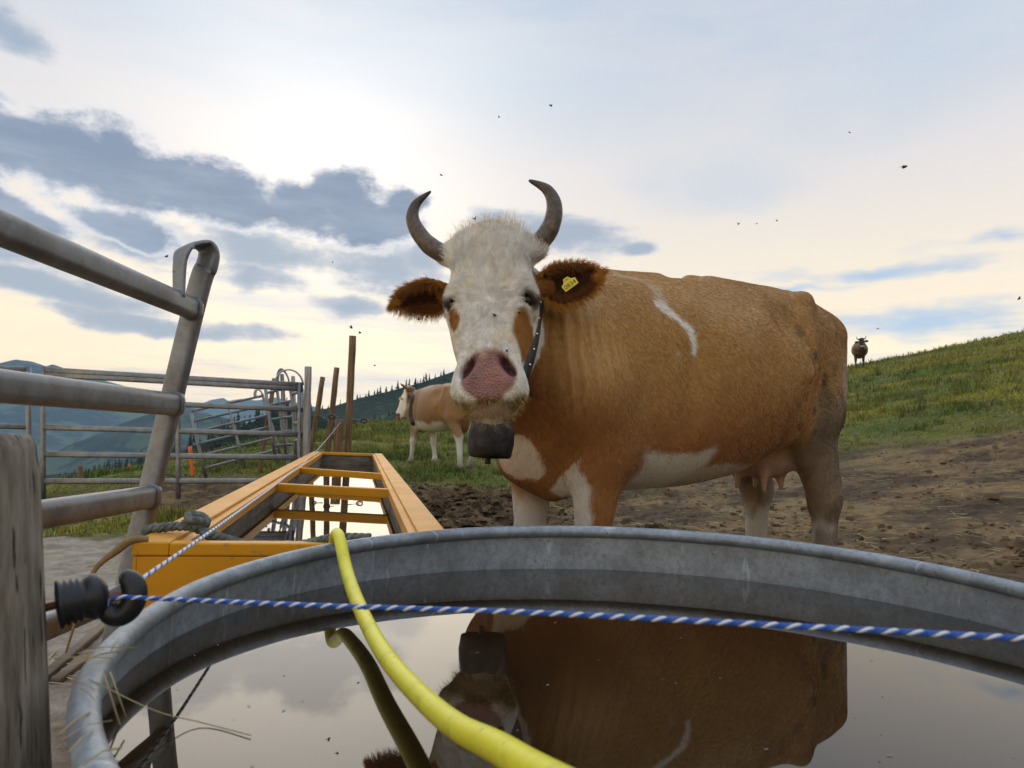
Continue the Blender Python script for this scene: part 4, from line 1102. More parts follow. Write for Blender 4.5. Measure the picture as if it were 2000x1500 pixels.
TAN = np.array((.43, .238, .074)); RED = np.array((.25, .10, .032)); WHITE = np.array((.79, .75, .68))
PINK = np.array((.27, .105, .075)); DIRT = np.array((.13, .085, .045)); MUDG = np.array((.20, .155, .11))
def lerp(a, b, t): return a + (b - a) * t[:, None] if np.ndim(t) else a + (b - a) * t
def face_coords(V, E, U, V3, N):
    d = V - E; return d @ U, d @ V3, d @ N
def coat_main(V, E, U, V3, N):
    """hide colour of the tan and white cow"""
    x, y, z = V.T
    n1 = fbm(V, 5.0, 4, 3) - .5; n2 = fbm(V, 16.0, 3, 9) - .5
    C = np.repeat(TAN[None], len(V), 0) * (1 + .22 * n1 + .15 * n2)[:, None]
    C = lerp(C, np.array((.50, .32, .155)), np.clip(sstep(z, 1.05, 1.4) * .55, 0, 1))  # paler towards the back: overhead light put into the coat colour
    C = lerp(C, RED * 1.25, sstep(z + .1 * n1, 1.02, .74) * sstep(x, -.62, -.3) * .75)         # redder belly side, also darkened with painted-in shade
    C = lerp(C, RED, sstep(x, .60, .80) * sstep(z + .15 * n1, 1.15, .85) * .9)                # chest
    # white: belly front, brisket, streaks, legs
    bel = sstep(z + .14 * n1 + .05 * n2, .745, .715) * sstep(x + .25 * n1, .06, .12) * sstep(x + .15 * n1, .42, .36)
    bel = np.maximum(bel, sstep(z + .05 * n1, .675, .655) * sstep(x, -.42, -.30) * sstep(x, .44, .38) * .7)
    C = lerp(C, WHITE * .9, bel)
    br = sstep(np.hypot((y - .05) / .062, (z - .705 + .25 * n1) / .095) + .5 * n2, 1.05, .92) * sstep(x, .52, .58)
    br = np.maximum(br, sstep(np.hypot((y + .085) / .04, (z - .66 + .3 * n1) / .055), 1.1, .9) * sstep(x, .60, .63))
    C = lerp(C, WHITE * np.array((.86, .76, .66)), br)
    legw = sstep(z + .10 * n1, .38, .32)
    C = lerp(C, WHITE * .80, legw * sstep(x, .1, .2))
    C = lerp(C, WHITE * .80, sstep(z + .14 * n1, .60, .52) * sstep(x, .1, .2) * (y < 0))
    wx = -.82 * x + .57 * y
    C = lerp(C, WHITE * .82, sstep(wx + .12 * n1 + .05 * n2 - (-.392 + .24 * (.70 - z)), .010, -.010) * sstep(z, .76, .70) * sstep(x, .34, .40) * (y > .07) * (x < .62))
    lo1 = fbm(V, 9.0, 2, 77) - .5
    wv = .020 * (.55 + 1.3 * fbm(V, 13.0, 2, 78))
    off = x - (.365 - .42 * (1.27 - z)) + .16 * lo1 + .05 * n2
    st = sstep(np.abs(off), wv * 1.15, wv * .7) * sstep(z, 1.03, 1.05) * sstep(z, 1.24, 1.21) * (y > .1)
    st = np.maximum(st, .35 * sstep(np.abs(off + .02), wv * 1.3, wv * .5) * sstep(z, 1.20, 1.24) * (y > .02))
    C = lerp(C, WHITE, st)
    ru = sstep(np.abs(x + .77 - .05 * (z - 1.2) + .22 * n1), .020, .009) * sstep(z, 1.12, 1.16) * sstep(z, 1.33, 1.30) * (y > 0)
    th = sstep(np.hypot((x + .79 + .5 * n1 * .3) / .055, (z - .97) / .16), 1.1, .8) * (y > 0)
    C = lerp(C, WHITE * .85, np.maximum(ru, th * .8))
    # hind legs: pale and caked with dried mud
    hl = sstep(z + .10 * n1, .96, .80) * sstep(x, -.48, -.56)
    C = lerp(C, MUDG * (1.15 + 1.2 * n2)[:, None], hl * .92)
    C = lerp(C, WHITE * .72, sstep(z + .1 * n1, .50, .42) * sstep(x, -.4, -.5) * .75)
    C = lerp(C, DIRT, sstep(n1 + .7 * n2, .06, .22) * sstep(x, -.25, -.55) * sstep(z, 1.25, .9) * .75)
    spot = sstep(fbm(V, 20.0, 3, 31) + .35 * (fbm(V, 4.0, 2, 33) - .5) + .10 * n2, .68, .73) * sstep(x, -.2, -.5) * sstep(z, .6, .8) * sstep(z, 1.3, 1.2)
    C = lerp(C, DIRT * .75, spot * .8)
    smear = sstep(fbm(V * (1, 1, .6), 3.2, 5, 35), .48, .66) * sstep(x, .15, -.45) * sstep(z, .62, .8)
    C = lerp(C, C * np.array((.62, .56, .50)), smear * .55)
    pale = sstep(fbm(V, 2.4, 3, 36), .50, .68) * sstep(z, .85, 1.05)
    C = lerp(C, np.array((.52, .34, .165)), pale * .45)
    ud = sstep(np.hypot((x + .43) / .24, (z - .58) / .16), 1.05, .92) * sstep(np.abs(y), .17, .14) * sstep(z, .70, .64)
    C = lerp(C, np.array((.42, .27, .20)), ud)
    C = lerp(C, np.array((.10, .06, .04)), sstep(x, -.925, -.94) * sstep(z, .62, .5))
    return face_paint(V, C, E, U, V3, N)
def face_paint(V, C, E, U, V3, N, dark=False):
    u, v, n = face_coords(V, E, U, V3, N)
    h1 = fbm(V, 14.0, 3, 21) - .5; h2 = fbm(V, 45.0, 3, 22) - .5
    reg = (np.abs(u) < .19) & (v > -.37) & (v < .30) & (n > -.30) & (n < .1)
    face = sstep(n + .10 * h1 + .10 * np.clip(v, -.3, .3) * (v > 0) , -.155, -.135) * reg
    face = np.maximum(face, reg * sstep(v + .05 * h1, -.16, -.19) * sstep(n, -.14, -.12))
    reg = reg & (n > -.17)
    white = WHITE * (1 + .12 * h1 + .10 * h2)[:, None]
    C = lerp(C, white, face)
    C = lerp(C, np.array((.30, .12, .03)), (np.abs(u) > .108) * (n < -.085) * (v > .03) * (v < .135) * reg)
    # ginger patches below the eyes
    r1 = np.hypot((u - .092) / .026, (v + .082) / .072) + 1.4 * h1
    r2 = np.hypot((u + .095) / .018, (v + .045) / .036) + 1.2 * h1
    C = lerp(C, np.array((.40, .185, .05)), reg * np.maximum(sstep(r1, 1.1, .85), sstep(r2, 1.1, .85)) * (n > -.13))
    for sg in (1, -1):
        e = np.hypot(np.hypot((u - .096 * sg) / 1.35, v - .003), (n + .02) * .7)
        C = lerp(C, np.array((.075, .045, .03)), reg * sstep(e + .016 * h1, .036, .024) * .92)
    # muzzle
    pm = np.hypot(u / .077, (v + .235) / .078) + .7 * h1
    pk = reg * sstep(pm, 1.08, .9) * sstep(n, -.045, -.02)
    mot = fbm(V, 30.0, 3, 28) - .5
    pcol = np.repeat(PINK[None], len(V), 0) * (1 + .7 * h1 + .7 * h2 + .9 * mot)[:, None]
    pcol = lerp(pcol, np.array((.22, .07, .055)), sstep(v + .10 * h1, -.232, -.26) * sstep(np.abs(u), .06, .03) * .8)
    pcol = lerp(pcol, np.array((.58, .38, .29)), sstep(v + .06 * h1, -.190, -.165) * .9)
    C = lerp(C, pcol, pk)
    for sg in (1, -1):
        d = np.hypot((u - .057 * sg + (v + .210) * .6 * sg) / .016, (v + .210) / .030)
        C = lerp(C, np.array((.22, .050, .042)), pk * sstep(d, 1.8, 1.1) * .8)
        C = lerp(C, np.array((.07, .012, .012)), pk * sstep(n, .036, .020) * sstep(d, 1.7, 1.2))
    lip = reg * sstep(v + .05 * h1, -.282, -.298) * sstep(n, -.07, -.03)
    C = lerp(C, np.array((.20, .11, .035)) * (1 + h2)[:, None], lip * .9)
    C = lerp(C, WHITE * .8, reg * sstep(v + .03 * h2, -.338, -.348) * (n > -.09))
    return np.clip(C, .004, .9)

def build_cow(name, E, U, V3, N, legs, coat, res=(.011, .0045), horns=None, ears=None, neck_mid=None, post=None, loc=(0, 0, 0), rz=0.0, scale=1.0, ptx=0.0):
    root = empty(name, loc, rz); root.scale = (scale,) * 3; root.rotation_euler = (0, ptx, rz)
    sk = cow_skin(E, U, V3, N, legs, neck_mid)
    lo = np.minimum((-1.1, -.5, 0.0), E - .45); hi = np.maximum((.95, .5, 1.5), E + .45); lo[2] = .02
    hb_lo = E - np.abs(U) * .2 - np.abs(V3) * .38 - np.abs(N) * .26; hb_hi = E + np.abs(U) * .2 + np.abs(V3) * .30 + np.abs(N) * .12
    F1 = sk.field(lo, hi, res[0]); V, Q = surface(F1, lo, res[0]); V = relax(V, Q, 2, .5)
    if res[1]:
        F2 = sk.field(hb_lo, hb_hi, res[1]); V2, Q2 = surface(F2, hb_lo, res[1]); V2 = relax(V2, Q2, 1, .4)
        c = V[Q].mean(1); m_ = res[0] * 1.2
        inside = ((c > hb_lo + m_) & (c < hb_hi - m_)).all(1)
        Q = np.r_[Q[~inside], Q2 + len(V)]; V = np.r_[V, V2]
        used = np.zeros(len(V), bool); used[Q.ravel()] = True
        mp = np.cumsum(used) - 1; V = V[used]; Q = mp[Q]
    Cc = coat(V, E, U, V3, N)
    if post is not None: V = post(V)
    me = mesh_np('body', V, Q); set_col(me, 'coat', Cc)
    body = link('body', me, MATS['hide'], root, local=True)
    H = lambda u, v, n: E + U * u + V3 * v + N * n
    for sg in (1, -1):
        bm = bmesh.new(); bmesh.ops.create_uvsphere(bm, u_segments=20, v_segments=14, radius=.0225)
        em = bpy.data.meshes.new('eye'); bm.to_mesh(em); bm.free()
        eo = link('eye', em, MATS['eye_dark'], root, local=True); eo.location = H(.095 * sg, .001, -.020)
    if horns:
        for path, rad in horns:
            P = catmull([H(*p) for p in path], 6)
            r = np.interp(np.linspace(0, 1, len(P)), np.linspace(0, 1, len(rad)), rad)
            r = r * (1 + .03 * np.sin(np.linspace(0, 40, len(P))) * np.linspace(1, 0, len(P)))
            Vh, Fh = sweep(P, circ(1, 16), r)
            hm = mesh_np('horn', Vh, Fh)
            a_ = hm.attributes.new('along', 'FLOAT', 'POINT')
            al = np.r_[np.repeat(np.linspace(0, 1, len(P)), 16), 0, 1].astype(np.float32); a_.data.foreach_set('value', al)
            link('horn', hm, MATS['horn'], root, local=True)
    ear_data = []
    if ears:
        for base, tip, openv, L, Wm, cup, colo, coli in ears:
            b = H(*base); ax = nrm(H(*tip) - b); op = U * openv[0] + V3 * openv[1] + N * openv[2]
            op = nrm(op - (op @ ax) * ax); wd = np.cross(op, ax)
            Ve, Qe, Te, Se = ear_mesh(L, Wm, cup)
            Vw = b + np.outer(Ve[:, 0], ax) + np.outer(Ve[:, 1], wd) + np.outer(Ve[:, 2], op)
            n_in = len(Ve) // 2
            ce = np.r_[np.repeat(np.asarray(coli)[None], n_in, 0), np.repeat(np.asarray(colo)[None], n_in, 0)]
            rimk = np.tile(np.maximum(sstep(np.abs(Se), .75, .95), sstep(Te, .85, .97)), 2)
            ce = lerp(ce, np.asarray(colo) * 1.25, rimk) * (1 + .3 * (fbm(Vw, 30, 3, 5) - .5))[:, None]
            em = mesh_np('ear', Vw, Qe); set_col(em, 'coat', ce)
            eo = link('ear', em, MATS['hide'], root, local=True)
            ear_data.append((Vw, Qe, ce, ax, op, wd, np.tile(Te, 2), np.tile(Se, 2), n_in, eo))
    for kf in ('hind_l', 'hind_r', 'fore_l', 'fore_r'):
        ho = link('hoof', HOOF, MATS['hoof'], root, local=True); ho.location = legs[kf]
    return root, body, V, Q, Cc, ear_data, H
# ------------------------------------------------------------------ the cow at the tub
cow_loc = np.array((.62, 2.80, .02)); fwd = nrm((-.82, -.57, 0)); cow_rz = math.atan2(fwd[1], fwd[0]); CS = 1.03
Rw = np.array([[math.cos(cow_rz), -math.sin(cow_rz), 0], [math.sin(cow_rz), math.cos(cow_rz), 0], [0, 0, 1]])
def to_cow(p): return Rw.T @ (np.asarray(p, float) - cow_loc) / CS
Ew = at(955, 588, 2.02)
Nw = nrm((-.125, -.95, .20)); Uw = np.array((math.cos(.0), 0, -math.sin(.0))); Uw = nrm(Uw - (Uw @ Nw) * Nw); Vw_ = np.cross(Nw, Uw)
rl = math.radians(3.0); Uw, Vw_ = Uw * math.cos(rl) + Vw_ * math.sin(rl), Vw_ * math.cos(rl) - Uw * math.sin(rl)
Em, Um, Vm, Nm = to_cow(Ew), Rw.T @ Uw, Rw.T @ Vw_, Rw.T @ Nw
legs = dict(STD_LEGS); legs.update(hock_l=(-.76, .18, .52), hind_l=(-.72, .18, 0), hock_r=(-.80, -.18, .52), hind_r=(-.76, -.18, 0))
hornsL = ([(-.095, .182, -.075), (-.145, .192, -.07), (-.198, .230, -.06), (-.236, .296, -.05), (-.228, .350, -.045), (-.182, .392, -.045)], [.033, .030, .0265, .0215, .015, .003])
hornsR = ([(.095, .182, -.075), (.135, .200, -.07), (.176, .250, -.06), (.190, .313, -.05), (.170, .366, -.045), (.118, .402, -.045)], [.034, .0305, .028, .0235, .0165, .004])
EARC, EARI = (.34, .145, .032), (.060, .024, .012)
ears = [((-.125, .075, -.11), (-.31, .060, -.12), (-.1, -.75, .65), .18, .052, .55, EARC, EARI),
        ((.125, .075, -.11), (.31, .105, -.10), (-.25, -.30, 1.0), .19, .060, .60, EARC, EARI)]
def main_post(V):
    x, y, z = V.T.copy()
    # she stands with her hindquarters uphill
    V = V.copy(); V[:, 2] += .080 * np.clip(.42 - x, 0, 2) * sstep(z, .25, .85)
    # loose skin wrinkles on the side of the neck, slight unevenness of the hide
    wx = -.82 * x + .57 * y
    m_ = sstep(x, .50, .62) * (.25 + 1.5 * sstep(fbm(V, 5.0, 2, 68), .40, .65)) * sstep(x, .92, .80) * sstep(z, .80, .92) * sstep(z, 1.28, 1.15) * sstep(y, -.02, .05)
    w_ = np.sin(2 * np.pi * (wx + .11 * (fbm(V * (1, 1, .35), 6.0, 2, 66) - .5)) / .040) * .0028 * m_
    V[:, 0] += w_ * .57; V[:, 1] += w_ * .82
    b_ = (fbm(V, 7.0, 3, 67) - .5) * .012 * sstep(x, .6, .3) * sstep(z, .5, .7)
    V[:, 1] += np.sign(y) * b_ * sstep(np.abs(y), .05, .2)
    return V
cow, cbody, CV, CQ, CC, cears, HW = build_cow('cow', Em, Um, Vm, Nm, legs, coat_main, horns=[hornsL, hornsR], ears=ears,
    neck_mid=to_cow((.17, 2.40, 1.08)), post=main_post, loc=cow_loc, rz=cow_rz, scale=CS)
tag(cow, 'large tan and white horned cow wearing a bell, looking over the round tub', 'cow', 'cows on the pasture')

_u, _v, _n = face_coords(CV, Em, Um, Vm, Nm)
_w = sstep(np.hypot(_u / .080, (_v + .235) / .078), 1.05, .9) * (_n > -.04) * (np.abs(_v) < .4) * (_n < .1)
_a = cbody.data.attributes.new('wet', 'FLOAT', 'POINT'); _a.data.foreach_set('value', _w.astype(np.float32))
# ------------------------------------------------------------------ coat of the cow at the tub
def fur():
    E, U, V3, N = Em, Um, Vm, Nm
    a, b, c, d = (CV[CQ[:, i]] for i in range(4)); cen = (a + b + c + d) / 4
    u, v, n = face_coords(cen, E, U, V3, N)
    headm = (np.abs(u) < .19) & (v > -.36) & (v < .30) & (n > -.24)
    fc = CC[CQ].mean(1)
    # -- body: short hair lying back and down
    left = np.where(cen[:, 1] > -.05, 1.0, .25)
    P, Nn, f = sample_mesh(CV, CQ, 210000, np.where(headm, 0.0, left) * (cen[:, 2] > .1))
    flow = np.stack([-np.ones(len(P)), np.zeros(len(P)), -.55 - .5 * sstep(P[:, 2], 1.2, .8)], 1)
    flow[:, 2] -= 2.0 * sstep(P[:, 2], .72, .6)                     # legs: straight down
    flow[:, 0] += 1.3 * sstep(P[:, 0], .45, .7)                      # neck: downwards
    flow[:, 2] -= .9 * sstep(P[:, 0], .40, .65)
    w = np.stack([fbm(P, 7, 2, 201) - .5, fbm(P, 7, 2, 202) - .5, fbm(P, 7, 2, 203) - .5], 1) * 1.2
    flow = flow + w + rng.normal(0, .10, P.shape)
    flow -= (flow * Nn).sum(1)[:, None] * Nn; flow /= np.linalg.norm(flow, axis=1)[:, None]
    cl = fbm(P, 60, 2, 210); shade = .86 + .36 * (cl - .3) + rng.normal(0, .09, len(P))
    Pj = P + rng.normal(0, .006, P.shape); Pj[:, 2] -= .080 * np.clip(.42 - Pj[:, 0], 0, 2) * sstep(Pj[:, 2] - .04, .25, .85)   # ragged edges of the markings
    cols = np.clip(coat_main(Pj, E, U, V3, N) * shade[:, None], .004, .95)
    make_hair('coat_hair', P, flow, Nn, .009 + .006 * rng.random(len(P)), cols, cow, .00042, 3, .16)
    # -- face: swirl spreading from the brow, longer and wavier towards the poll
    eye = np.minimum(np.hypot(np.hypot((u - .098) / 1.3, v - .0), n + .012), np.hypot(np.hypot((u + .098) / 1.3, v - .0), n + .012))
    nose = (np.hypot(u / .082, (v + .235) / .075) < .95) & (n > -.04)
    wt = headm * (eye > .024) * (~nose) * (v > -.345) * np.where(v < -.27, .5, 1.0)
    P, Nn, f = sample_mesh(CV, CQ, 110000, wt * 1.0)
    u, v, n = face_coords(P, E, U, V3, N)
    du, dv = u - .0, v - .012
    du = du + .012 * (fbm(P, 18, 2, 231) - .5) * 2; dv = dv + .02 * (fbm(P, 18, 2, 232) - .5) * 2
    flow = U[None] * du[:, None] + V3[None] * (dv * 1.25)[:, None]
    flow = flow / (np.linalg.norm(flow, axis=1)[:, None] + .004)
    back = -N[None] * sstep(n, -.07, -.13)[:, None] - V3[None] * (.7 * sstep(n, -.07, -.13))[:, None]
    flow = flow + back + rng.normal(0, .07, P.shape)
    wig = np.stack([fbm(P, 30, 2, 241) - .5, fbm(P, 30, 2, 242) - .5, fbm(P, 30, 2, 243) - .5], 1) * 2.8
    flow = flow + wig * sstep(v, -.20, .06)[:, None]
    flow -= (flow * Nn).sum(1)[:, None] * Nn; flow /= np.linalg.norm(flow, axis=1)[:, None]
    L = .009 + .016 * sstep(v, -.12, .10) - .006 * sstep(v, .18, .23)
    L = L * rng.uniform(.7, 1.3, len(P))
    cl = fbm(P, 95, 2, 251); shade = 1.0 + .50 * (cl - .5) + rng.normal(0, .10, len(P))
    yel = sstep(fbm(P, 20, 3, 255), .5, .75)
    cols = fc[f] * shade[:, None]; cols = lerp(cols, cols * np.array((1.0, .93, .80)), yel)
    make_hair('face_hair', P, flow, Nn, L, np.clip(cols, .004, .95), cow, .00052, 6, .30, .16)
    # -- tuft on the poll
    tops = np.where((face_coords(cen, E, U, V3, N)[1] > .222) & headm)[0]
    if len(tops):
        P, Nn, f = sample_mesh(CV, CQ[tops], 900)
        g = fbm(P, 40, 2, 261)
        flow = N[None] * .5 + U[None] * ((rng.random(len(P)) - .5) * 1.4)[:, None] + V3[None] * (.2 + 1.3 * sstep(g, .5, .7))[:, None] + rng.normal(0, .2, P.shape)
        flow /= np.linalg.norm(flow, axis=1)[:, None]
        make_hair('poll_tuft', P, flow, Nn, rng.uniform(.018, .042, len(P)), np.repeat((WHITE * np.array((1, .93, .82)))[None], len(P), 0) * rng.uniform(.8, 1.15, (len(P), 1)), cow, .0006, 6, .3, .45)
    # -- chin and lip whiskers
    u, v, n = face_coords(cen, E, U, V3, N)
    ch = np.where(headm & (v < -.275) & (n > -.09))[0]
    P, Nn, f = sample_mesh(CV, CQ[ch], 800); uu = face_coords(P, E, U, V3, N)[0]
    flow = Nn * .6 - V3[None] * .8 + U[None] * (np.sign(uu) * .5)[:, None] + rng.normal(0, .2, P.shape); flow /= np.linalg.norm(flow, axis=1)[:, None]
    make_hair('chin_hair', P, flow, Nn, rng.uniform(.008, .022, len(P)), np.repeat(np.array((.42, .30, .10))[None], len(P), 0) * rng.uniform(.5, 1.3, (len(P), 1)), cow, .00045, 4, .2, .15)
    # -- ears: velvet over the shell, long fringe round the edge
    for Vw, Qe, ce, ax, op, wd, Te, Se, n_in, eo in cears:
        P, Nn, f = sample_mesh(Vw, Qe, 7000)
        cc_ = ce[Qe].mean(1)[f]; flow = ax[None] * 1.0 + rng.normal(0, .25, P.shape)
        flow -= (flow * Nn).sum(1)[:, None] * Nn; flow /= np.linalg.norm(flow, axis=1)[:, None]
        make_hair('ear_hair', P, flow, Nn, rng.uniform(.010, .022, len(P)), cc_ * rng.uniform(.7, 1.4, (len(P), 1)) + np.array((.01, .003, .0)), cow, .0006, 4, .35, .1)
        ed = np.where((np.abs(Se) > .97) | (Te > .985))[0]
        ed = ed[ed < n_in]
        pk = rng.choice(ed, 2600); P = Vw[pk] + rng.normal(0, .004, (2600, 3))
        outv = wd[None] * Se[pk][:, None] + ax[None] * (.35 + .8 * Te[pk])[:, None]
        flow = outv + rng.normal(0, .22, P.shape) + op[None] * .15; flow /= np.linalg.norm(flow, axis=1)[:, None]
        warm = np.array((.46, .20, .035))[None] * rng.uniform(.5, 1.4, (2600, 1))
        make_hair('ear_fringe', P, flow, np.repeat(op[None], 2600, 0), rng.uniform(.008, .022, 2600) * (1 + .9 * sstep(-((P - Em) @ Vm), -.06, -.02)), warm, cow, .0005, 5, .1, .18, droop=.25)
        ins_ = np.where((np.abs(Se) > .45) & (Te > .12) & (Te < .8))[0]; ins_ = ins_[ins_ < n_in]
        pk = rng.choice(ins_, 900); P = Vw[pk]
        flow = op[None] * .5 + ax[None] * .5 - wd[None] * Se[pk][:, None] * .5 + rng.normal(0, .25, P.shape); flow /= np.linalg.norm(flow, axis=1)[:, None]
        make_hair('ear_fringe', P, flow, np.repeat(op[None], 900, 0), rng.uniform(.02, .04, 900), np.array((.24, .10, .03))[None] * rng.uniform(.4, 1.4, (900, 1)), cow, .0005, 5, .2, .25)
fur()
# ------------------------------------------------------------------ bell, strap and ear tag of the cow at the tub
bell = empty('cow_bell', tuple(at(955, 800, 1.96))); tag(bell, 'large dark hammered steel bell on a studded black strap under the cow\'s chin', 'bell')
bo = at(956, 893, 1.985); bu = nrm((.03, -.10, 1.0)); bs = nrm(np.cross((0, 1, 0), bu)); bs = nrm((1, .12, 0.0) - np.dot((1, .12, 0), bu) * bu); bd = np.cross(bu, bs)
sec = [(.000, .0600, .040), (.010, .0615, .041), (.038, .0650, .044), (.072, .0640, .043), (.102, .057, .039), (.124, .046, .033), (.140, .032, .024), (.147, .016, .012)]
bm = bmesh.new(); bmesh.ops.create_uvsphere(bm, u_segments=10, v_segments=6, radius=.0048); RIV = bpy.data.meshes.new('rivet'); bm.to_mesh(RIV); bm.free()
k = 40; an = np.linspace(0, 2 * np.pi, k, endpoint=False)
def ring(h, a_, b_, thin=0.0):
    ar = np.sign(np.cos(an)) * np.abs(np.cos(an)) ** .92; br_ = np.sign(np.sin(an)) * np.abs(np.sin(an)) ** .9
    arch = (.010 * (1 - ar ** 2) if h < .001 else 0)
    return bo + np.outer(ar * (a_ - thin), bs) + np.outer(br_ * (b_ - thin), bd) + np.outer(h + arch + .003 * np.abs(ar) * (h < .001), bu)
rings = [ring(*q) for q in sec]; inn = [ring(q[0] + .001, q[1], q[2], .004) for q in sec[:-1]]
allr = rings[::-1] + inn; V = np.concatenate(allr); R_ = len(allr)
V = V + .0016 * (fbm(V, 45, 2, 8)[:, None] - .5) * 2
i, j = np.meshgrid(np.arange(R_ - 1), np.arange(k), indexing='ij'); j2 = (j + 1) % k
Q = np.stack([i * k + j, (i + 1) * k + j, (i + 1) * k + j2, i * k + j2], -1).reshape(-1, 4)
V = np.r_[V, [bo + bu * .149]]; T_ = np.array([(len(V) - 1, q, (q + 1) % k) for q in range(k)])
link('bell_body', mesh_np('bell_body', V, [Q, T_]), MATS['steel_bell'], bell)
tube('clapper', np.array([bo + bu * .08 - bs * .006, bo + bu * .02 - bs * .005, bo - bu * .017 - bs * .004, bo - bu * .019 - bs * .004]), 1.0, MATS['steel_bell'], bell, 10, scale=[.003, .006, .0085, .007])
for rx_, rh_ in ((-.030, .030), (.030, .030), (-.026, .085), (.026, .085)):
    rv = link('rivet', RIV, MATS['steel_bell'], bell, True, False); rv.location = Vector(bo + bs * rx_ + bu * rh_ - bd * np.sign(bd[1]) * .034 * (1 - abs(rx_) * 4)) 
lp = [bo + bu * .143 + bs * .026 * math.cos(x) + bu * .024 * math.sin(x) for x in np.linspace(0, np.pi, 12)]
tube('bail', np.array(lp), .006, MATS['steel_bell'], bell, 8)
sp_ = [(1050, 560, 2.16), (1046, 620, 2.09), (1036, 680, 2.04), (1018, 738, 2.01), (990, 782, 1.99), (956, 800, 1.975), (928, 780, 2.02), (912, 735, 2.14), (905, 650, 2.28), (915, 560, 2.36), (970, 510, 2.40), (1032, 520, 2.32)]
SP = catmull([at(*q) for q in sp_], 8, True); SP = np.r_[SP, SP[:1]]
cen = SP.mean(0); T_ = np.gradient(SP, axis=0); T_ /= np.linalg.norm(T_, axis=1)[:, None]
rad_ = SP - cen; rad_ /= np.linalg.norm(rad_, axis=1)[:, None]; rad_ = rad_ + np.array((0, -.75, 0)); rad_ = rad_ - (rad_ * T_).sum(1)[:, None] * T_; rad_ /= np.linalg.norm(rad_, axis=1)[:, None]; wid_ = np.cross(T_, rad_)
V = np.concatenate([np.stack([SP[q] + wid_[q] * a_ + rad_[q] * b_ for a_, b_ in ((-.021, -.003), (.021, -.003), (.021, .003), (-.021, .003))]) for q in range(len(SP))])
n_ = len(SP); Q = np.array([(q * 4 + c, q * 4 + (c + 1) % 4, (q + 1) * 4 + (c + 1) % 4, (q + 1) * 4 + c) for q in range(n_ - 1) for c in range(4)])
strap = link('strap', mesh_np('strap', V, Q), MATS['leather'], bell, False)
bm = bmesh.new(); bmesh.ops.create_uvsphere(bm, u_segments=8, v_segments=6, radius=.0042); stud_me = bpy.data.meshes.new('stud'); bm.to_mesh(stud_me); bm.free(); stud_me.materials.append(MATS['brass'])
for q in range(0, 40, 2):
    so = link('stud', stud_me, None, strap, True, True); so.location = SP[q] + rad_[q] * .003 + wid_[q] * (.011 if (q // 2) % 2 else -.010)
# ear tag, pinned to the ear: a part of the cow
def text_mesh(txt, size):
    cu = bpy.data.curves.new('print', 'FONT'); cu.body = txt; cu.size = size; cu.align_x = 'CENTER'; cu.align_y = 'CENTER'; cu.extrude = .0002
    o = bpy.data.objects.new('print', cu); COL.objects.link(o)
    dg = bpy.context.evaluated_depsgraph_get(); me = bpy.data.meshes.new_from_object(o.evaluated_get(dg))
    bpy.data.objects.remove(o); return me
tgc = at(1112, 554, 2.005); tz = nrm((-.25, -1, .1)); txv = nrm((.80, -.10, .60)); txv = nrm(txv - (txv @ tz) * tz); tyv = np.cross(tz, txv)
Mt = Matrix(((txv[0], tyv[0], tz[0], tgc[0]), (txv[1], tyv[1], tz[1], tgc[1]), (txv[2], tyv[2], tz[2], tgc[2]), (0, 0, 0, 1)))
bm = bmesh.new()
out = [(.86 * a_, .86 * b_) for a_, b_ in ((-.026, -.017), (.026, -.017), (.027, .006), (.014, .012), (.009, .024), (-.009, .024), (-.014, .012), (-.027, .006))]
f0 = bm.faces.new([bm.verts.new((x, y, 0)) for x, y in out]); ex = bmesh.ops.extrude_face_region(bm, geom=[f0])
for v in ex['geom']:
    if isinstance(v, bmesh.types.BMVert): v.co.z += .0022
bmesh.ops.recalc_face_normals(bm, faces=bm.faces)
tm = bpy.data.meshes.new('ear_tag'); bm.to_mesh(tm); bm.free(); tm.transform(Mt)
et = link('ear_tag', tm, MATS['tag_yellow'], cow, False); et['label'] = 'yellow plastic ear tag numbered 0834'
nm = text_mesh('0834', .0195); nm.transform(Mt @ Matrix.Translation((0, -.0045, .0026))); link('tag_number', nm, MATS['ink'], et, False)
nm = text_mesh('CH', .0095); nm.transform(Mt @ Matrix.Translation((0, .0135, .0026))); link('tag_number', nm, MATS['ink'], et, False)

# ------------------------------------------------------------------ the second cow, walking away to the left
def simple_coat(base, legw, facew, seed):
    def f(V, E, U, V3, N):
        x, y, z = V.T; n1 = fbm(V, 3.0, 4, seed) - .5
        C = np.repeat(np.asarray(base)[None], len(V), 0) * (1 + .5 * n1)[:, None]
        if legw > 0:
            C = lerp(C, WHITE * .78, sstep(z + .35 * n1, legw + .05, legw - .05)); C = lerp(C, MUDG, sstep(z + .2 * n1, .30, .05) * .7)
            C = lerp(C, WHITE * .85, sstep(z + .3 * n1, .74, .66) * sstep(np.abs(x), .55, .4))
        u, v, n = face_coords(V, E, U, V3, N); reg = (np.abs(u) < .2) & (np.abs(v) < .38) & (n > -.22)
        if facew:
            C = lerp(C, WHITE, reg * sstep(n + .25 * n1, -.12, -.09) * (v < .3)); C = lerp(C, WHITE, reg * sstep(v + .1 * n1, -.08, -.14))
            C = lerp(C, PINK, reg * sstep(v, -.24, -.27) * (n > -.05))
        else:
            C = lerp(C, np.array((.03, .018, .012)), reg * .9); C = lerp(C, WHITE * .5, reg * sstep(v, -.17, -.19) * sstep(v, -.26, -.24))
            C = lerp(C, np.array((.035, .02, .014)), sstep(z, .75, .45)); C = lerp(C, np.array((.25, .14, .06)), sstep(n1, .02, .12) * sstep(z, .6, .8) * .7)
        return np.clip(C, .004, .9)
    return f
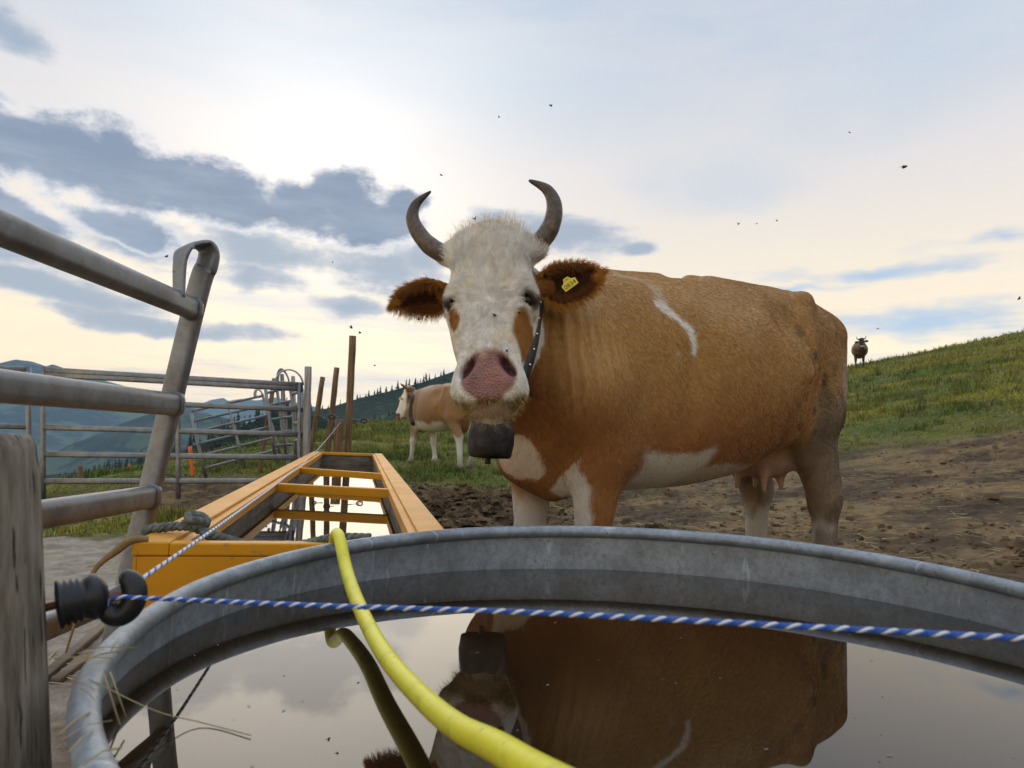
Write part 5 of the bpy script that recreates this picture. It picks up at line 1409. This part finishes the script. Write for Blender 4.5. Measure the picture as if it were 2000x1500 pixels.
def world_frame(loc, rz, sc):
    R3 = np.array([[math.cos(rz), -math.sin(rz), 0], [math.sin(rz), math.cos(rz), 0], [0, 0, 1]])
    return (lambda p: R3.T @ (np.asarray(p, float) - np.asarray(loc)) / sc), R3
c2 = np.array((-1.25, 12.75, 0)); c2[2] = ground_z(c2[0], c2[1]) - .02; f2 = nrm((-.62, .78, 0)); rz2 = math.atan2(f2[1], f2[0])
loc2, R2 = world_frame(c2, rz2, 1.08)
V2w = nrm((.22, .0, .97)); N2w = nrm((-.93, .22, .22)); N2w = nrm(N2w - (N2w @ V2w) * V2w); U2w = np.cross(V2w, N2w)
E2 = loc2(at(788, 780, 13.35)); U2, V2, N2 = R2.T @ U2w, R2.T @ V2w, R2.T @ N2w
legs2 = dict(STD_LEGS); legs2.update(fore_l=(.62, .165, .0), knee_l=(.58, .165, .41), fore_r=(.40, -.165, .02), knee_r=(.46, -.165, .41), hind_l=(-.86, .18, -.06), hock_l=(-.82, .18, .5), hind_r=(-.62, -.18, -.02))
hp2 = [([(.095, .182, -.075), (.14, .20, -.05), (.16, .225, .02), (.15, .25, .07)], [.03, .027, .02, .006]), ([(-.095, .182, -.075), (-.14, .20, -.05), (-.16, .225, .02), (-.15, .25, .07)], [.03, .027, .02, .006])]
e2 = [((.125, .075, -.11), (.20, .05, -.16), (.3, -.3, .6), .17, .058, .55, (.30, .13, .03), (.10, .05, .03)), ((-.125, .075, -.11), (-.31, .06, -.12), (-.1, -.75, .65), .17, .058, .55, (.30, .13, .03), (.10, .05, .03))]
ORB = (.25, .13, .045)
cow2, *_r2 = build_cow('cow', E2, U2, V2, N2, legs2, simple_coat(ORB, .50, True, 91), (.020, .011), hp2, e2, loc=c2, rz=rz2, scale=1.08)
tag(cow2, 'smaller reddish tan and white cow standing beyond the trough, facing left', 'cow', 'cows on the pasture')
tm2 = box_mesh('ear_tag', (.05, .004, .055), .001, 1); et2 = link('ear_tag', tm2, MATS['tag_yellow'], cow2, False); et2.location = Vector(at(782, 779, 13.12)) ; et2['label'] = 'small yellow ear tag'
dgr = bpy.context.evaluated_depsgraph_get(); dgr.update(); front = []
for px_, py_ in ((813, 764), (808, 774), (804, 788), (802, 802), (803, 816), (807, 828)):
    d = ray(px_, py_); d = d / np.linalg.norm(d)
    hit, loc_, *_x = scene.ray_cast(dgr, Vector((0, 0, CAM_Z)) + Vector(d) * 10.5, Vector(d))
    front.append(np.array(loc_) - d * .012 if hit and loc_[1] < 15 else at(px_, py_, 13.25))
back = [p_ + np.array((.05, .34, 0)) for p_ in front[::-1]]
CP = catmull(front + back, 5, True); CP = np.r_[CP, CP[:1]]
strap2 = tube('neck_strap', CP, 1, MATS['leather'], None, prof=rrect(.075, .05, 4, .4)); tag(strap2, 'broad dark neck strap on the cow beyond the trough', 'strap')
# ------------------------------------------------------------------ the third cow, far up the slope
c3 = np.array((at(1679, 711, 36.0)[0], 36.0, 0)); c3[2] = ground_z(c3[0], c3[1]) - .03
f3 = nrm((-.43, -.90, 0)); rz3 = math.atan2(f3[1], f3[0]); loc3, R3 = world_frame(c3, rz3, 1.0)
V3w = nrm((0, .25, .97)); N3w = nrm((-.40, -.88, .25)); N3w = nrm(N3w - (N3w @ V3w) * V3w); U3w = np.cross(V3w, N3w)
E3 = loc3(c3 + f3 * 1.14 + np.array((.10, 0, 1.20)))
hp3 = [([(.095, .182, -.075), (.15, .19, -.05), (.20, .24, .0), (.205, .33, .01)], [.03, .027, .02, .008]), ([(-.095, .182, -.075), (-.15, .19, -.05), (-.20, .24, .0), (-.205, .33, .01)], [.03, .027, .02, .008])]
e3 = [((s_ * .125, .075, -.11), (s_ * .31, .08, -.12), (0, -.3, 1), .19, .06, .55, (.03, .018, .012), (.02, .012, .01)) for s_ in (1, -1)]
cow3, *_r3 = build_cow('cow', E3, R3.T @ U3w, R3.T @ V3w, R3.T @ N3w, STD_LEGS, simple_coat((.060, .030, .015), 0, False, 97), (.034, .02), hp3, e3, loc=c3, rz=rz3)
tag(cow3, 'tiny dark brown cow facing the viewer high on the grassy slope at the right', 'cow', 'cows on the pasture')
# ------------------------------------------------------------------ grass
t = material('grass_blade')
cc = t.node('ShaderNodeAttribute', attribute_name='tint').outputs['Color']
setp(t, col=cc, rough=.6, spec=.25)
t.b.inputs['Transmission Weight'].default_value = 0.0
def surf_z(x, y):
    z = ground_z(x, y); m = (x > -13) & (x < 34) & (y > .5) & (y < 34)
    z = np.where(m, z + ground_rough(x, y), z); return z
def grass(n, rmin, rmax, name, label, seed, az0=-42, az1=44, hk=1.0):
    g = np.random.default_rng(seed)
    r_ = np.exp(g.uniform(math.log(rmin), math.log(rmax), n)); a_ = np.radians(g.uniform(az0, az1, n))
    x, y = r_ * np.sin(a_), r_ * np.cos(a_)
    gr = grassiness(x, y); P2 = np.c_[x, y]
    keep = (g.random(n) < np.clip(gr * 1.15, .012, 1)) & (y > 2.3)
    keep &= ~((x > -2.3) & (x < .0) & (y < 7.7) & (y > 1.2))
    x, y, r_, gr = x[keep], y[keep], r_[keep], gr[keep]; P2 = P2[keep]; n = len(x)
    z = surf_z(x, y)
    tall = fbm(P2, .5, 3, 77); clump = fbm(P2, 2.0, 3, 79)
    h = (.030 + .050 * sstep(tall, .45, .7) + .10 * sstep(clump, .60, .72)) * g.uniform(.5, 1.4, n) * hk * (.35 + .65 * gr)
    h = h * np.clip(.75 + r_ * .012, 0, 1.6)
    w = (.0022 + .00042 * r_) * g.uniform(.7, 1.4, n)
    th = g.uniform(0, 6.283, n); le = g.normal(0, .38, (n, 2)) * h[:, None]
    dx, dy = np.cos(th) * w, np.sin(th) * w
    zb = z - .01
    V = np.empty((n, 5, 3), np.float32)
    V[:, 0] = np.c_[x - dx, y - dy, zb]; V[:, 1] = np.c_[x + dx, y + dy, zb]
    V[:, 2] = np.c_[x - dx * .7 + le[:, 0] * .35, y - dy * .7 + le[:, 1] * .35, zb + h * .6]
    V[:, 3] = np.c_[x + dx * .7 + le[:, 0] * .35, y + dy * .7 + le[:, 1] * .35, zb + h * .6]
    V[:, 4] = np.c_[x + le[:, 0], y + le[:, 1], zb + h]
    b = np.arange(n)[:, None] * 5
    Q = b + np.array([[0, 1, 3, 2]]); T_ = b + np.array([[2, 3, 4]])
    me = mesh_np(name, V.reshape(-1, 3), [Q, T_])
    k1 = fbm(P2, .35, 3, 88); k2 = g.random(n); k3 = fbm(P2, 1.4, 3, 89)
    C = lerp(np.array((.12, .165, .024)), np.array((.26, .245, .036)), sstep(k1 + .15 * (k2 - .5), .36, .62))
    C = lerp(C, np.array((.030, .058, .014)), sstep(k3 + .15 * (k2 - .5), .56, .72) * .55)
    C = lerp(C, np.array((.022, .046, .012)), sstep(clump, .59, .67) * .4)
    dry = (k2 > .90) | ((k2 > .62) & (gr < .5))
    C[dry] = np.array((.22, .17, .07)) * g.uniform(.6, 1.2, (dry.sum(), 1))
    C = C * g.uniform(.7, 1.35, (n, 1))
    set_col(me, 'tint', np.repeat(C, 5, 0))
    o = link(name, me, MATS['grass_blade'], None, False); tag(o, label, 'grass', kind='stuff'); return o
grass(300000, 6.0, 20, 'grass', 'short patchy green grass on the near pasture and between the mud', 5)
grass(230000, 19.5, 62, 'grass', 'longer green grass covering the slope up to the skyline', 6, -30, 44, 1.25)

# ------------------------------------------------------------------ clods, straw and stones on the mud
t = material('clod'); p = geo_pos(t); a = t.noise(p, 5, 4, .6)
setp(t, col=t.mix(t.smooth(a, .35, .65), (.035, .021, .010), (.13, .083, .040)), rough=.95, spec=.1, normal=bump(t, t.noise(p, 60, 3, .6), .01, .8))
def clods(n, seed):
    g = np.random.default_rng(seed)
    r_ = np.exp(g.uniform(math.log(2.3), math.log(13), n)); a_ = np.radians(g.uniform(-20, 44, n))
    x, y = r_ * np.sin(a_), r_ * np.cos(a_)
    m_ = n // 3; x[:m_] = -.75 + g.normal(0, .75, m_); y[:m_] = 6.2 + g.normal(0, 1.7, m_)
    keep = (grassiness(x, y) < .5) & ~((x < -.02 - .2 * (y - 1.6)) & (y < 7.7)) & (np.hypot(x - .22, y - .98) > .85) & (fbm(np.c_[x, y], 1.2, 3, 99) + .25 * (np.arange(n) < m_) > .46) & (y > 1.5)
    x, y = x[keep], y[keep]; pit = (np.arange(n) < m_)[keep]; n = len(x); z = surf_z(x, y)
    base = np.array([(1, 0, 0), (.3, .95, 0), (-.8, .59, 0), (-.8, -.59, 0), (.3, -.95, 0), (.55, .3, .62), (-.4, .5, .7), (-.3, -.55, .6), (.45, -.4, .5)], float)
    F0 = np.array([(0, 1, 5), (1, 6, 5), (1, 2, 6), (2, 7, 6), (2, 3, 7), (3, 4, 7), (4, 8, 7), (4, 0, 8), (0, 5, 8), (5, 6, 8), (6, 7, 8)])
    s_ = np.exp(g.normal(math.log(.014), .55, n)) * np.where(pit, 2.0, 1.0)
    s_ = np.minimum(s_, .075)
    th = g.uniform(0, 6.28, n); c_, sn = np.cos(th), np.sin(th)
    jit = g.uniform(.65, 1.3, (n, 9, 3))
    B = base[None] * jit * s_[:, None, None] * np.stack([np.ones(n), g.uniform(.6, 1, n), g.uniform(.4, .9, n)], 1)[:, None, :]
    V = np.stack([B[..., 0] * c_[:, None] - B[..., 1] * sn[:, None] + x[:, None], B[..., 0] * sn[:, None] + B[..., 1] * c_[:, None] + y[:, None], B[..., 2] + z[:, None] - .004], -1)
    Fc = (np.arange(n)[:, None, None] * 9 + F0[None]).reshape(-1, 3)
    o = link('mud_clods', mesh_np('mud_clods', V.reshape(-1, 3), Fc), MATS['clod'], None, True); tag(o, 'crumbled clods of trodden mud', 'mud', kind='stuff')
clods(26000, 15)
def straws(n, seed, name, label, region):
    g = np.random.default_rng(seed); x, y = region(g, n)
    keep = (np.hypot(x - .22, y - .98) > .78) & ~((x < -.02 - .2 * (y - 1.6)) & (x > -.85 - .21 * (y - 1.5)) & (y < 7.7) & (y > 1.5)); x, y = x[keep], y[keep]; n = len(x)
    z = surf_z(x, y) + .006; th = g.uniform(0, 6.28, n); L = g.uniform(.02, .09, n); w = g.uniform(.0012, .003, n)
    d = np.c_[np.cos(th), np.sin(th), g.normal(0, .12, n)] * L[:, None]; s_ = np.c_[-np.sin(th), np.cos(th), np.zeros(n)] * w[:, None]; c_ = np.c_[x, y, z]
    up = np.array((0, 0, .003)); V = np.stack([c_ - d - s_, c_ - d + s_, c_ + d + s_ + up, c_ + d - s_ + up, c_ - d + up * .8, c_ + d + up * 1.8], 1)
    b = np.arange(n)[:, None] * 6
    o = link(name, mesh_np(name, V.reshape(-1, 3), [np.concatenate([b + np.array([[0, 4, 5, 3]]), b + np.array([[4, 1, 2, 5]])])]), MATS['straw'], None, False)
    tag(o, label, 'straw', kind='stuff')
def reg_mud(g, n):
    r_ = np.exp(g.uniform(math.log(2.2), math.log(11), n)); a_ = np.radians(g.uniform(-38, 42, n)); return r_ * np.sin(a_), r_ * np.cos(a_)
straws(1500, 21, 'loose_straw', 'bits of pale straw scattered over the mud', reg_mud)
# straw caught on the rim of the tub, floating flecks
def rim_pt(deg, up=.0, dr=0.0):
    a_ = math.radians(deg); q = tub_tilt @ Vector(((.678 + dr) * math.cos(a_), (.678 + dr) * math.sin(a_), .0)); return np.array((TUBC[0] + q.x, TUBC[1] + q.y, H_ + q.z + up))
g = np.random.default_rng(33); Vs, Fs, off = [], [], 0
def bit(P, r_):
    global off
    V, F_ = sweep(np.asarray(P), circ(r_, 5)); V = np.array(V); Vs.append(V); Fs.append([f + off for f in F_]); off += len(V)
for q in range(10):
    dg = g.uniform(196, 222); A0 = rim_pt(dg, .0015, g.uniform(-.012, .012)); th = g.uniform(0, 6.28); L = g.uniform(.012, .035)
    d = np.array((math.cos(th), math.sin(th), 0)) * L; bit([A0 - d, A0 + (0, 0, .003), A0 + d + (0, 0, g.uniform(-.004, .004))], g.uniform(.0004, .0008))
A0 = rim_pt(206, .002); bit(catmull([A0, atz(300, 1387, .53), atz(390, 1410, .513), atz(490, 1436, .512)], 6), .0006)
A1 = rim_pt(205, .0, -.012); bit([A1, A1 + np.array((.012, .012, -.05)), A1 + np.array((.010, .03, -.085))], .0010); bit([A1 + (0, .01, 0), A1 + np.array((.022, .004, -.04))], .0008)
o = link('straw_wisps', mesh_np('straw_wisps', np.concatenate(Vs), [np.concatenate([f[0] for f in Fs]), np.concatenate([f[1] for f in Fs])]), MATS['straw']); tag(o, 'wisps of straw caught on the left rim of the tub', 'straw', kind='stuff')
t = material('fleck'); setp(t, col=(.20, .17, .13), rough=.8)
n = 130; rr = .64 * np.sqrt(g.random(n)); th = g.uniform(0, 6.28, n); c_ = np.c_[TUBC[0] + rr * np.cos(th), TUBC[1] + rr * np.sin(th), np.full(n, .5108)]
s_ = np.exp(g.normal(math.log(.00075), .5, n)); ang = g.uniform(0, 6.28, n)
quad = np.array([(-1.8, -.5), (1.2, -.7), (1.8, .4), (-1.0, .8)]); V = np.stack([np.c_[c_[:, 0] + s_ * (qx * np.cos(ang) - qy * np.sin(ang)), c_[:, 1] + s_ * (qx * np.sin(ang) + qy * np.cos(ang)), c_[:, 2]] for qx, qy in quad], 1)
o = link('floating_flecks', mesh_np('floating_flecks', V.reshape(-1, 3), np.arange(n * 4).reshape(-1, 4)), MATS['fleck'], None, False); tag(o, 'tiny flecks floating on the water in the tub', 'debris', kind='stuff')
# ------------------------------------------------------------------ flies
bm = bmesh.new(); bmesh.ops.create_uvsphere(bm, u_segments=8, v_segments=6, radius=1.0)
for v in bm.verts: v.co = Vector((v.co.x * 1.0, v.co.y * .5, v.co.z * .45))
for s_ in (1, -1):
    w_ = [bm.verts.new((x, s_ * y, z)) for x, y, z in ((.3, .2, .35), (-.6, 1.3, .7), (-1.5, 1.0, .6), (-.9, .15, .4))]; bm.faces.new(w_ if s_ > 0 else w_[::-1])
fly_me = bpy.data.meshes.new('fly'); bm.to_mesh(fly_me); bm.free(); fly_me.materials.append(MATS['fly'])
def fly(p, s_, label, group):
    o = link('fly', fly_me, None, None, True); o.location = p; o.scale = (s_,) * 3; o.rotation_euler = (random.uniform(-.6, .6), random.uniform(-.6, .6), random.uniform(0, 6.28)); tag(o, label, 'fly', group)
for px_, py_, Y_, s_ in ((1077, 206, 2.0, .0042), (1660, 259, 2.2, .0035), (1767, 326, 1.5, .0060), (974, 229, 2.2, .003), (862, 342, 2.1, .0045), (325, 501, 1.8, .0045), (650, 512, 2.0, .0035), (703, 650, 2.0, .0052), (818, 624, 2.0, .0045), (732, 714, 2.4, .004), (1442, 438, 2.4, .0042), (1478, 437, 2.6, .0035), (1518, 431, 2.6, .0032), (1714, 642, 2.4, .0035), (1990, 584, 2.0, .0045), (340, 531, 2.0, .003), (686, 640, 2.2, .006), (928, 428, 2.1, .0045)):
    fly(at(px_, py_, Y_), s_, 'tiny dark fly in the air against the bright sky', 'flies in the air')
dgr = bpy.context.evaluated_depsgraph_get(); dgr.update()
for px_, py_, lab in ((967, 616, 'black fly on the white bridge of the cow\'s nose'), (1014, 611, 'black fly just below the cow\'s eye on the right'), (990, 685, 'black fly low on the cow\'s face above the nostril')):
    d = ray(px_, py_); d = d / np.linalg.norm(d)
    hit, loc_, *_x = scene.ray_cast(dgr, Vector((0, 0, CAM_Z)) + Vector(d) * 1.2, Vector(d))
    fly(np.array(loc_) - d * .006 if hit else at(px_, py_, 1.93), .0052, lab, None)
# ------------------------------------------------------------------ valley haze
hm = bpy.data.materials.new('haze'); hm.use_nodes = True; H = NT(hm.node_tree); H.n.clear()
pv = H.node('ShaderNodeVolumePrincipled'); pv.inputs['Color'].default_value = (.34, .58, 1.0, 1); pv.inputs['Density'].default_value = .00006; pv.inputs['Anisotropy'].default_value = .0
ho = H.node('ShaderNodeOutputMaterial'); H.l.new(pv.outputs[0], ho.inputs['Volume'])
bm = bmesh.new(); bmesh.ops.create_cube(bm, size=1.0)
for v in bm.verts: v.co = Vector((v.co.x * 20000, 4500 + v.co.y * 11000, 50 + v.co.z * 1240))
me = bpy.data.meshes.new('haze'); bm.to_mesh(me); bm.free()
hz = link('haze', me, hm, None, False); tag(hz, 'pale blue haze over the valley', 'haze', kind='stuff')
